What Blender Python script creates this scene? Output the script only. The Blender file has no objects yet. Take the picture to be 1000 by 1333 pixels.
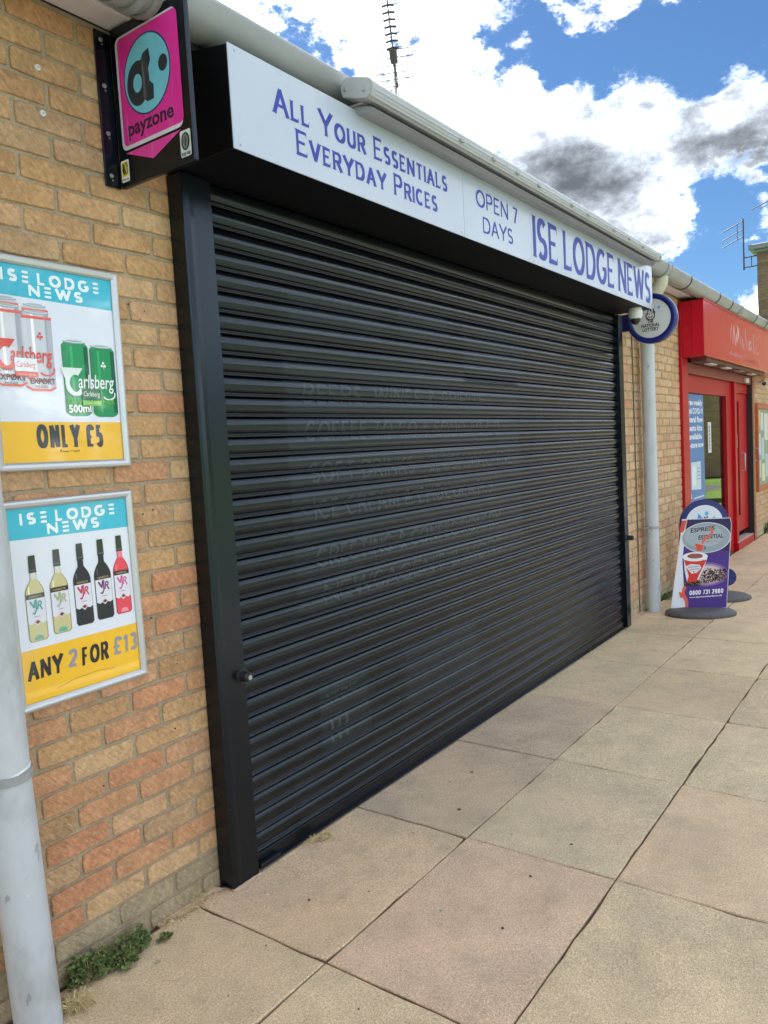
import bpy, math, random
from mathutils import Vector, Matrix
random.seed(7)
S = bpy.context.scene
COL = S.collection
R = math.radians

# ------------------------------------------------------------------ camera
yaw, pitch, roll = 0.6280158, 0.0786148, -0.0562981
cy, sy, cp, sp = math.cos(yaw), math.sin(yaw), math.cos(pitch), math.sin(pitch)
fv = Vector((cy*cp, sy*cp, -sp)); rv = Vector((sy, -cy, 0)); uv_ = rv.cross(fv)
r2 = rv*math.cos(roll) + uv_*math.sin(roll); u2 = -rv*math.sin(roll) + uv_*math.cos(roll)
cam = bpy.data.objects.new('camera', bpy.data.cameras.new('camera'))
COL.objects.link(cam)
cam.matrix_world = Matrix(((r2.x, u2.x, -fv.x, -1.786), (r2.y, u2.y, -fv.y, -2.138), (r2.z, u2.z, -fv.z, 1.5516), (0, 0, 0, 1)))
cam.data.sensor_fit = 'HORIZONTAL'; cam.data.sensor_width = 36; cam.data.lens = 36*0.99935
cam.data.clip_start = 0.05; cam.data.clip_end = 2000
S.camera = cam

# ------------------------------------------------------------------ render / exposure
S.render.engine = 'CYCLES'
S.view_settings.view_transform = 'Standard'; S.view_settings.look = 'None'
S.view_settings.exposure = 2.96; S.view_settings.gamma = 1.0
S.view_settings.use_curve_mapping = False

# ------------------------------------------------------------------ world: sky with broken cloud
SUN_EL, SUN_AZ = R(52), R(62)          # azimuth measured from +x towards +y: the sun stands behind the shops
W = bpy.data.worlds.new('World'); S.world = W; W.use_nodes = True
nt = W.node_tree; nt.nodes.clear()
def nd(t, **k):
    n = nt.nodes.new(t)
    for a, b in k.items(): setattr(n, a, b)
    return n
def lk(a, b): nt.links.new(a, b)
def mth(op, a, b=None, c=None, clamp=False):
    n = nd('ShaderNodeMath', operation=op); n.use_clamp = clamp
    for i, v in enumerate((a, b, c)):
        if v is None: continue
        if isinstance(v, (int, float)): n.inputs[i].default_value = v
        else: lk(v, n.inputs[i])
    return n.outputs[0]
def sstep(v, lo, hi):
    n = nd('ShaderNodeMapRange'); n.interpolation_type = 'SMOOTHSTEP'
    lk(v, n.inputs['Value']); n.inputs['From Min'].default_value = lo; n.inputs['From Max'].default_value = hi
    return n.outputs['Result']
tc = nd('ShaderNodeTexCoord'); dirv = tc.outputs['Generated']
sky = nd('ShaderNodeTexSky'); sky.sky_type = 'NISHITA'; sky.sun_disc = False
sky.sun_elevation = SUN_EL; sky.sun_rotation = R(90) - SUN_AZ; sky.air_density = 1.0; sky.dust_density = 0.3; sky.ozone_density = 2.0
def wnoise(scale, off, detail, rough, zs=1.5):
    m = nd('ShaderNodeMapping'); m.inputs['Scale'].default_value = (1, 1, zs); m.inputs['Location'].default_value = off
    lk(dirv, m.inputs['Vector'])
    n = nd('ShaderNodeTexNoise'); n.inputs['Scale'].default_value = scale; n.inputs['Detail'].default_value = detail
    n.inputs['Roughness'].default_value = rough; lk(m.outputs[0], n.inputs['Vector'])
    return n.outputs['Fac']
def blobs(lst):
    tot = None
    for d, rad, amp in lst:
        v = nd('ShaderNodeVectorMath', operation='DISTANCE'); lk(dirv, v.inputs[0]); v.inputs[1].default_value = d
        e = mth('MULTIPLY', v.outputs['Value'], 1.0/rad); e = mth('MULTIPLY', e, e); e = mth('MULTIPLY', e, -1.0)
        e = mth('EXPONENT', e); e = mth('MULTIPLY', e, amp)
        tot = e if tot is None else mth('ADD', tot, e)
    return tot
CW = 20.0
n1 = wnoise(5.0, (3.1, 1.7, 0.4), 8, 0.60)
n2 = wnoise(13.0, (7.7, 2.2, 5.1), 8, 0.62)
cover = blobs([
    ((0.889, 0.212, 0.412), .045, -.42), ((0.895, 0.140, 0.415), .055, -.40), ((0.870, 0.290, 0.395), .034, -.36), ((0.845, 0.345, 0.408), .030, -.26), ((0.87, 0.25, 0.43), .03, -.2),
    ((0.849, 0.278, 0.454), .018, .36), ((0.815, 0.357, 0.462), .020, -.20),
    ((0.946, 0.200, 0.262), .026, -.50), ((0.956, 0.180, 0.245), .018, -.30), ((0.962, 0.215, 0.178), .036, -.50), ((0.945, 0.262, 0.185), .022, -.35), ((0.97, 0.16, 0.185), .02, -.3),
    ((0.688, 0.570, 0.449), .030, -.24), ((0.748, 0.509, 0.426), .024, -.20), ((0.630, 0.60, 0.49), .02, -.12), ((0.818, 0.40, 0.415), .02, -.18),
    ((0.912, 0.261, 0.320), .085, .24), ((0.930, 0.184, 0.320), .060, .30), ((0.885, 0.350, 0.307), .090, .24), ((0.93, 0.13, 0.345), .04, .25),
    ((0.917, 0.309, 0.252), .080, .34), ((0.837, 0.423, 0.348), .070, .22), ((0.793, 0.479, 0.376), .07, .22),
    ((0.705, 0.526, 0.485), .055, .22), ((0.776, 0.422, 0.468), .045, .20), ((0.623, 0.62, 0.477), .06, .22), ((0.72,0.55,0.42), .06, .12), ((0.66,0.57,0.49), .04, .12),
    ((0.960, 0.150, 0.222), .022, .40), ((0.976, 0.165, 0.140), .020, .40)])
n4 = wnoise(34.0, (2.7, 4.2, 8.1), 6, 0.65)
dens = mth('ADD', mth('ADD', mth('ADD', mth('MULTIPLY', n1, 1.15), mth('MULTIPLY', n2, 1.10)), mth('MULTIPLY', mth('SUBTRACT', n4, .5), .95)), mth('ADD', cover, -.56))
mask = sstep(dens, 0.42, 0.74)
greyb = blobs([((0.905, 0.262, 0.330), .10, .52), ((0.935, 0.180, 0.318), .085, .50), ((0.870, 0.350, 0.330), .06, .45), ((0.920, 0.309, 0.245), .055, .75),
               ((0.875, 0.365, 0.300), .05, .60), ((0.837, 0.410, 0.335), .03, .25), ((0.948, 0.245, 0.222), .03, .4), ((0.95, 0.14, 0.33), .05, .4)])
mask = mth('POWER', mask, 3.0)
inner = sstep(dens, 0.45, 0.80)
n3 = wnoise(8.0, (1.3, 9.2, 2.4), 7, 0.62, 2.2)
nn = mth('ADD', mth('MULTIPLY', mth('SUBTRACT', n3, 0.50), 2.0), mth('MULTIPLY', mth('SUBTRACT', n4, .5), .9))
grey = mth('ADD', mth('ADD', mth('MULTIPLY', greyb, mth('MULTIPLY', inner, .66)), .485), mth('MULTIPLY', nn, .80))
grey = mth('MAXIMUM', mth('MINIMUM', grey, 1.4), 0.0)
cv = mth('MULTIPLY', mth('EXPONENT', mth('MULTIPLY', grey, -3.38)), CW)
mixc = nd('ShaderNodeMix', data_type='RGBA'); lk(grey, mixc.inputs['Factor'])
mixc.inputs['A'].default_value = (1.04, 1, .93, 1); mixc.inputs['B'].default_value = (.90, 1.0, 1.14, 1)
cvc = nd('ShaderNodeCombineColor'); [lk(cv, cvc.inputs[q]) for q in range(3)]
mixd = nd('ShaderNodeMix', data_type='RGBA'); mixd.blend_type = 'MULTIPLY'; mixd.inputs['Factor'].default_value = 1
lk(mixc.outputs['Result'], mixd.inputs['A']); lk(cvc.outputs[0], mixd.inputs['B'])
skg = nd('ShaderNodeMix', data_type='RGBA'); skg.blend_type = 'MULTIPLY'; skg.inputs['Factor'].default_value = 1
lk(sky.outputs[0], skg.inputs['A']); skg.inputs['B'].default_value = (.058, .084, .108, 1)
mixs = nd('ShaderNodeMix', data_type='RGBA'); lk(mask, mixs.inputs['Factor']); lk(skg.outputs['Result'], mixs.inputs['A']); lk(mixd.outputs['Result'], mixs.inputs['B'])
bg = nd('ShaderNodeBackground'); bg.inputs['Strength'].default_value = 0.15; lk(mixs.outputs['Result'], bg.inputs['Color'])
wo = nd('ShaderNodeOutputWorld'); lk(bg.outputs[0], wo.inputs['Surface'])

# ------------------------------------------------------------------ sun
sl = bpy.data.lights.new('sun', 'SUN'); sl.energy = 5.0; sl.angle = R(2.0); sl.color = (1.0, 0.96, 0.9)
so = bpy.data.objects.new('sun', sl); COL.objects.link(so)
sd = Vector((math.cos(SUN_EL)*math.cos(SUN_AZ), math.cos(SUN_EL)*math.sin(SUN_AZ), math.sin(SUN_EL)))
so.rotation_euler = sd.to_track_quat('Z', 'Y').to_euler(); so.location = (0, 10, 20)

# ------------------------------------------------------------------ helpers
def lin(c):
    return tuple((x/255/12.92 if x/255 <= .04045 else ((x/255+.055)/1.055)**2.4) for x in c)
def tag(o, label=None, cat=None, group=None, kind=None):
    if label: o['label'] = label
    if cat: o['category'] = cat
    if group: o['group'] = group
    if kind: o['kind'] = kind
    return o
def empty(name, loc, label, cat, group=None, rz=0):
    o = bpy.data.objects.new(name, None); COL.objects.link(o); o.location = loc; o.rotation_euler = (0, 0, rz)
    o.empty_display_size = .1
    return tag(o, label, cat, group)
class MB:
    """collects faces in world coordinates, links them as one mesh object"""
    def __init__(s): s.v = []; s.f = []; s.c = []; s.sm = []
    def add(s, vs, fs, col=(1, 1, 1), smooth=False):
        n = len(s.v); s.v += [tuple(p) for p in vs]
        for f in fs: s.f.append(tuple(n+i for i in f)); s.c.append(col); s.sm.append(smooth)
    def box(s, x0, x1, y0, y1, z0, z1, b=0.0, col=(1, 1, 1), M=None):
        if b <= 0:
            vs = [Vector((x, y, z)) for x in (x0, x1) for y in (y0, y1) for z in (z0, z1)]
            fs = [(0, 1, 3, 2), (4, 6, 7, 5), (0, 4, 5, 1), (2, 3, 7, 6), (0, 2, 6, 4), (1, 5, 7, 3)]
        else:
            vs = []; idx = {}
            for i, x in enumerate((x0, x1)):
                for j, y in enumerate((y0, y1)):
                    for k, z in enumerate((z0, z1)):
                        dx, dy, dz = (b if i == 0 else -b), (b if j == 0 else -b), (b if k == 0 else -b)
                        for a, p in enumerate(((x, y+dy, z+dz), (x+dx, y, z+dz), (x+dx, y+dy, z))):
                            idx[(i, j, k, a)] = len(vs); vs.append(Vector(p))
            fs = []
            for i in (0, 1):
                fs.append([idx[(i, j, k, 0)] for j, k in ((0, 0), (1, 0), (1, 1), (0, 1))])
                fs.append([idx[(j, i, k, 1)] for j, k in ((0, 0), (1, 0), (1, 1), (0, 1))])
                fs.append([idx[(j, k, i, 2)] for j, k in ((0, 0), (1, 0), (1, 1), (0, 1))])
            for j in (0, 1):
                for k in (0, 1):
                    fs.append([idx[(0, j, k, 1)], idx[(1, j, k, 1)], idx[(1, j, k, 2)], idx[(0, j, k, 2)]])
                    fs.append([idx[(j, 0, k, 0)], idx[(j, 1, k, 0)], idx[(j, 1, k, 2)], idx[(j, 0, k, 2)]])
                    fs.append([idx[(j, k, 0, 0)], idx[(j, k, 1, 0)], idx[(j, k, 1, 1)], idx[(j, k, 0, 1)]])
                    for i in (0, 1): fs.append([idx[(i, j, k, a)] for a in (0, 1, 2)])
        if M: vs = [M @ v for v in vs]
        s.add(vs, fs, col)
    def prism(s, prof, a, b, axis='x', col=(1, 1, 1), smooth=False, closed=True, caps=True, M=None):
        """profile of 2-D points swept from a to b along axis; for x: (y,z), y: (x,z), z: (x,y)"""
        def P(p, t): return Vector({'x': (t, p[0], p[1]), 'y': (p[0], t, p[1]), 'z': (p[0], p[1], t)}[axis])
        n = len(prof); vs = [P(p, a) for p in prof] + [P(p, b) for p in prof]
        fs = [(i, (i+1) % n, n+(i+1) % n, n+i) for i in range(n if closed else n-1)]
        if M: vs = [M @ v for v in vs]
        s.add(vs, fs, col, smooth)
        if caps and closed:
            s.add(vs[:n], [tuple(range(n))[::-1]], col); s.add(vs[n:], [tuple(range(n))], col)
    def tube(s, pts, rad, n=12, col=(1, 1, 1), caps=True, smooth=True):
        pts = [Vector(p) for p in pts]; rings = []
        rads = rad if isinstance(rad, (list, tuple)) else [rad]*len(pts)
        prev = None
        for i, p in enumerate(pts):
            t = (pts[min(i+1, len(pts)-1)] - pts[max(i-1, 0)]).normalized()
            if prev is None:
                a = Vector((0, 0, 1)) if abs(t.z) < .9 else Vector((1, 0, 0)); prev = t.cross(a).normalized()
            else: prev = (prev - t*prev.dot(t)).normalized()
            q = t.cross(prev)
            rings.append([p + (prev*math.cos(2*math.pi*k/n) + q*math.sin(2*math.pi*k/n))*rads[i] for k in range(n)])
        vs = [v for r in rings for v in r]
        fs = [(i*n+k, i*n+(k+1) % n, (i+1)*n+(k+1) % n, (i+1)*n+k) for i in range(len(rings)-1) for k in range(n)]
        s.add(vs, fs, col, smooth)
        if caps: s.add(rings[0], [tuple(range(n))[::-1]], col); s.add(rings[-1], [tuple(range(n))], col)
    def build(s, name, mat, parent=None, kind=None, loc=None):
        me = bpy.data.meshes.new(name)
        off = Vector((0, 0, 0)); Mi = Matrix()
        if parent is not None:
            Mi = world_of(parent).inverted()
        o = bpy.data.objects.new(name, me)
        if parent is None and loc is not None: Mi = Matrix.Translation(-Vector(loc)); o.location = loc
        me.from_pydata([tuple(Mi @ Vector(v)) for v in s.v], [], s.f)
        ca = me.color_attributes.new('Col', 'FLOAT_COLOR', 'CORNER')
        flat = []
        for f, c in zip(s.f, s.c): flat += [c[0], c[1], c[2], 1.0]*len(f)
        ca.data.foreach_set('color', flat)
        me.polygons.foreach_set('use_smooth', s.sm)
        me.materials.append(mat); me.update(); COL.objects.link(o)
        if parent is not None: o.parent = parent
        if kind: o['kind'] = kind
        return o
def world_of(o):
    M = Matrix.Translation(o.location) @ o.rotation_euler.to_matrix().to_4x4()
    return world_of(o.parent) @ M if o.parent else M

# ------------------------------------------------------------------ materials
def mat(name, col=(.5, .5, .5), rough=.6, metal=0.0, spec=.5, attr=False, bump=None, var=None, dirt=None, coat=0, objcol=False, stint=None):
    m = bpy.data.materials.new(name); m.use_nodes = True; t = m.node_tree; b = t.nodes['Principled BSDF']
    b.inputs['Roughness'].default_value = rough; b.inputs['Metallic'].default_value = metal; b.inputs['Specular IOR Level'].default_value = spec
    b.inputs['Coat Weight'].default_value = coat
    geo = t.nodes.new('ShaderNodeNewGeometry'); pos = geo.outputs['Position']
    def noise(scale, detail=4, sc3=None, rot=None, rough_=.6):
        n = t.nodes.new('ShaderNodeTexNoise'); n.inputs['Scale'].default_value = scale; n.inputs['Detail'].default_value = detail; n.inputs['Roughness'].default_value = rough_
        if sc3:
            mp = t.nodes.new('ShaderNodeMapping'); mp.inputs['Scale'].default_value = sc3
            if rot: mp.inputs['Rotation'].default_value = rot; mp.vector_type = 'TEXTURE'; mp.inputs['Scale'].default_value = tuple(1/x for x in sc3)
            t.links.new(pos, mp.inputs['Vector']); t.links.new(mp.outputs[0], n.inputs['Vector'])
        else: t.links.new(pos, n.inputs['Vector'])
        return n.outputs['Fac']
    def ramp(v, lo, hi, a=0.0, bb=1.0):
        n = t.nodes.new('ShaderNodeMapRange'); t.links.new(v, n.inputs['Value'])
        n.inputs['From Min'].default_value = lo; n.inputs['From Max'].default_value = hi; n.inputs['To Min'].default_value = a; n.inputs['To Max'].default_value = bb
        return n.outputs['Result']
    def mix(fac, a, bb, mode='MIX'):
        n = t.nodes.new('ShaderNodeMix'); n.data_type = 'RGBA'; n.blend_type = mode
        for k, v in (('Factor', fac), ('A', a), ('B', bb)):
            if hasattr(v, 'is_output') or isinstance(v, bpy.types.NodeSocket): t.links.new(v, n.inputs[k])
            else: n.inputs[k].default_value = v if k == 'Factor' else (*v, 1)
        return n.outputs['Result']
    c = None
    if attr:
        an = t.nodes.new('ShaderNodeAttribute'); an.attribute_name = 'Col'; c = an.outputs['Color']
        if objcol:
            oi = t.nodes.new('ShaderNodeObjectInfo'); c = mix(1.0, c, oi.outputs['Color'], 'MULTIPLY')
    else:
        rgb = t.nodes.new('ShaderNodeRGB'); rgb.outputs[0].default_value = (*col, 1); c = rgb.outputs[0]
    if var:      # (scale, amount) light/dark
        for (sc, am) in var:
            f = ramp(noise(sc, 5), .3, .7, 1-am, 1+am)
            cmb = t.nodes.new('ShaderNodeCombineColor')
            for i in range(3): t.links.new(f, cmb.inputs[i])
            c = mix(1.0, c, cmb.outputs[0], 'MULTIPLY')
    if dirt:     # list of (colour, scale, lo, hi, sc3, rot)
        for (dc, sc, lo, hi, am, sc3, rot) in dirt:
            f = ramp(noise(sc, 6, sc3, rot), lo, hi, 0, am); c = mix(f, c, dc)
    t.links.new(c, b.inputs['Base Color'])
    if bump:     # list of (scale, detail, dist, sc3, rot)
        prev = None
        for (sc, de, dist, sc3, rot) in bump:
            bn = t.nodes.new('ShaderNodeBump'); bn.inputs['Distance'].default_value = dist; bn.inputs['Strength'].default_value = 1.0
            t.links.new(noise(sc, de, sc3, rot), bn.inputs['Height'])
            if prev: t.links.new(prev, bn.inputs['Normal'])
            prev = bn.outputs['Normal']
        t.links.new(prev, b.inputs['Normal'])
    if stint: b.inputs['Specular Tint'].default_value = (*stint, 1)
    return m
M_ = {}
M_['brick'] = mat('brick_clay', rough=.92, spec=.2, attr=True, objcol=True, var=[(60, .20), (12, .16)],
    dirt=[((.27, .165, .08), 85, .50, .68, .32, (1, 1, .26), (0, R(-42), 0)), ((.80, .62, .40), 105, .53, .70, .42, (1, 1, .3), (0, R(-38), 0)), ((.12, .08, .05), 150, .66, .74, .6, None, None)],
    bump=[(80, 6, .012, (1, 1, .20), (0, R(-42), 0)), (260, 4, .004, None, None)])
M_['mortar'] = mat('mortar', (.40, .32, .215), .95, spec=.15, var=[(120, .2), (6, .18)], bump=[(260, 4, .002, None, None)],
    dirt=[((.10, .09, .055), 3.0, .55, .75, .6, None, None)])
M_['slab'] = mat('paving_concrete', rough=.88, spec=.25, attr=True, objcol=True, var=[(300, .50), (120, .22), (1.1, .10), (4.5, .10), (22, .07)],
    dirt=[((.54, .33, .225), 1.1, .52, .74, .34, None, None), ((.86, .76, .62), 260, .61, .69, .6, None, None), ((.10, .08, .06), 240, .62, .70, .6, None, None),
          ((.28, .22, .155), 6, .55, .74, .36, None, None), ((.30, .27, .22), 1.9, .52, .74, .42, None, None), ((.20, .16, .12), 34, .64, .74, .45, None, None), ((.20, .17, .14), 13, .70, .76, .45, None, None)],
    bump=[(300, 4, .0009, None, None), (16, 4, .0018, None, None)])
M_['joint'] = mat('joint_dirt', (.13, .098, .065), .95, spec=.1, var=[(40, .4)], bump=[(200, 4, .004, None, None)])
M_['shutter'] = mat('black_shutter_lacquer', (.0018, .0028, .0042), .20, spec=.50, stint=(.74, .88, 1.0), var=[(7, .15)], dirt=[((.022, .022, .022), 7, .52, .8, .35, (1, 1, .12), (0, 0, 0)), ((.05, .045, .04), 300, .70, .78, .25, None, None)], bump=[(2.5, 2, .0010, None, None)])
M_['black'] = mat('black_satin_steel', (.0012, .0024, .005), .25, spec=.50, stint=(.70, .86, 1.0), var=[(5, .2)], dirt=[((.03, .025, .025), 60, .72, .8, .3, None, None)], bump=[(14, 2, .0006, None, None)])
M_['rod'] = mat('dull_aluminium_rod', (.12, .12, .125), .5)
M_['boxblack'] = mat('matt_black_box', (.002, .0025, .004), .5, spec=.25)
M_['ghost'] = mat('faded_lettering', (.034, .044, .052), .24, spec=.5, stint=(.74, .88, 1.0))
M_['ghost2'] = mat('pale_patch_lacquer', (.011, .0155, .020), .20, spec=.5, stint=(.74, .88, 1.0))
M_['panel'] = mat('white_sign_panel', (.47, .525, .63), .24, spec=.5, var=[(1.2, .05)], dirt=[((.35, .35, .33), 16, .60, .80, .22, (1, 1, .25), (0, 0, 0))], bump=[(3, 2, .0015, None, None)])
M_['print'] = mat('printed_vinyl', rough=.42, spec=.35, attr=True, var=[(2.5, .05)], bump=[(9, 2, .0012, None, None)])
M_['posterprint'] = mat('poster_under_cover', rough=.5, spec=.3, attr=True, coat=.6, var=[(2.5, .05)], dirt=[((.80, .83, .88), 5, .52, .8, .22, (1, 1, .5), (0, R(30), 0))], bump=[(7, 3, .004, None, None)])  # pale tilted streaks mixed into the print colour
M_['film'] = mat('dull_vinyl', rough=.34, spec=.4, attr=True, var=[(10, .08)], dirt=[((.62, .60, .64), 26, .56, .80, .45, (1, 1, .10), (0, 0, 0)), ((.20, .18, .2), 60, .64, .74, .4, None, None)])
M_['pvc'] = mat('grey_pvc', (.32, .335, .345), .42, spec=.4, var=[(3, .08)], dirt=[((.16, .155, .13), 4, .5, .72, .65, (.25, 1, 1), (0, 0, 0)), ((.62, .62, .58), 40, .66, .7, .3, None, None), ((.09, .085, .07), 30, .66, .76, .5, None, None)])
M_['whitepvc'] = mat('white_pvc_board', (.74, .74, .73), .4, var=[(3, .05)], dirt=[((.33, .31, .27), 5, .52, .8, .45, (.3, 1, 1), (0, 0, 0))])
M_['pipe'] = mat('pale_grey_pipe', (.50, .545, .575), .45, spec=.4, var=[(3, .05)],
    dirt=[((.12, .14, .19), 23, .65, .68, .5, (1, 1, .3), (0, R(24), 0)), ((.80, .81, .80), 55, .69, .72, .5, (1, 1, .3), (0, R(-30), 0)), ((.19, .18, .14), 6, .54, .74, .5, (1, 1, .5), (0, 0, 0))],
    bump=[(5, 3, .003, None, None)])
M_['silver'] = mat('satin_aluminium', (.56, .58, .60), .34, metal=.6, var=[(4, .05)])
M_['whiteplastic'] = mat('white_plastic', (.70, .71, .70), .35, var=[(6, .05)], dirt=[((.3, .29, .26), 30, .6, .75, .4, None, None)])
M_['awning'] = mat('off_white_cassette', (.38, .40, .405), .38, spec=.45, var=[(2, .05)], dirt=[((.30, .29, .25), 7, .55, .8, .4, (.3, 1, 1), (0, 0, 0))])
M_['red'] = mat('red_gloss_panel', (.52, .002, .022), .18, spec=.35, coat=.0, var=[(2, .05)], bump=[(2, 2, .002, None, None)])
M_['darkred'] = mat('red_painted_timber', (.42, .002, .010), .38, spec=.3, var=[(6, .08)], dirt=[((.25, .06, .04), 40, .64, .75, .4, None, None)])
M_['navy'] = mat('navy_plastic', (.012, .022, .17), .30, spec=.5, var=[(8, .06)])
M_['rubber'] = mat('grey_rubber', (.085, .088, .09), .62, var=[(30, .15)], dirt=[((.22, .2, .17), 9, .5, .8, .5, None, None)], bump=[(300, 3, .001, None, None)])
M_['grime'] = mat('dark_plastic', (.02, .02, .022), .35)
M_['steel'] = mat('galvanised_steel', (.45, .45, .44), .42, metal=.8, var=[(20, .12)])
M_['beige'] = mat('beige_plastic', (.56, .54, .42), .4, var=[(8, .06)])
M_['leaf'] = mat('weed_leaf', rough=.55, attr=True, spec=.35, var=[(60, .2)])
M_['straw'] = mat('dry_straw', (.66, .54, .28), .8, var=[(80, .25)])
M_['asphalt'] = mat('asphalt', (.05, .05, .05), .9, var=[(60, .25), (1, .15)], bump=[(120, 4, .006, None, None)])
M_['grass'] = mat('mown_grass', (.085, .14, .03), .9, spec=.15, var=[(25, .35), (.6, .25)], bump=[(60, 5, .03, None, None)])
M_['roof'] = mat('concrete_tile', (.16, .12, .10), .85, var=[(8, .2)], bump=[(40, 3, .005, None, None)])
M_['orangewood'] = mat('stained_timber', (.42, .11, .035), .5, var=[(14, .2)])
M_['inside'] = mat('shop_interior', (.10, .085, .07), .9, var=[(4, .3)])
M_['grit'] = mat('litter_grit', rough=.9, attr=True)
# glass
g = bpy.data.materials.new('window_glass'); g.use_nodes = True; t = g.node_tree; t.nodes.remove(t.nodes['Principled BSDF'])
fr = t.nodes.new('ShaderNodeFresnel'); fr.inputs['IOR'].default_value = 1.65
tr = t.nodes.new('ShaderNodeBsdfTransparent'); tr.inputs['Color'].default_value = (.86, .9, .88, 1)
gl = t.nodes.new('ShaderNodeBsdfGlossy'); gl.inputs['Roughness'].default_value = .015
mx = t.nodes.new('ShaderNodeMixShader'); t.links.new(fr.outputs[0], mx.inputs[0]); t.links.new(tr.outputs[0], mx.inputs[1]); t.links.new(gl.outputs[0], mx.inputs[2])
t.links.new(mx.outputs[0], t.nodes['Material Output'].inputs['Surface']); M_['glass'] = g
# far brick (too far away to tell single bricks apart)
fb = mat('far_brickwork', (.3, .2, .12), .9); t = fb.node_tree; bt = t.nodes.new('ShaderNodeTexBrick')
bt.inputs['Color1'].default_value = (.17, .115, .065, 1); bt.inputs['Color2'].default_value = (.10, .068, .04, 1); bt.inputs['Mortar'].default_value = (.09, .075, .055, 1)
bt.inputs['Scale'].default_value = 1; bt.inputs['Brick Width'].default_value = .225; bt.inputs['Row Height'].default_value = .075; bt.inputs['Mortar Size'].default_value = .008
mp = t.nodes.new('ShaderNodeMapping'); mp.inputs['Rotation'].default_value = (R(90), 0, 0); ge = t.nodes.new('ShaderNodeNewGeometry')
sx = t.nodes.new('ShaderNodeSeparateXYZ'); cb = t.nodes.new('ShaderNodeCombineXYZ'); ad = t.nodes.new('ShaderNodeMath')
t.links.new(ge.outputs['Position'], sx.inputs[0]); t.links.new(sx.outputs[0], ad.inputs[0]); t.links.new(sx.outputs[1], ad.inputs[1])
t.links.new(ad.outputs[0], cb.inputs[0]); t.links.new(sx.outputs[2], cb.inputs[1]); t.links.new(cb.outputs[0], bt.inputs['Vector'])
t.links.new(bt.outputs['Color'], t.nodes['Principled BSDF'].inputs['Base Color']); M_['farbrick'] = fb
fb2 = fb.copy(); fb2.name = 'buff_brickwork'
for n_ in fb2.node_tree.nodes:
    if n_.type == 'TEX_BRICK': n_.inputs['Color1'].default_value = (.46, .33, .19, 1); n_.inputs['Color2'].default_value = (.34, .235, .135, 1); n_.inputs['Mortar'].default_value = (.34, .28, .2, 1)
M_['buffbrick'] = fb2

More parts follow.
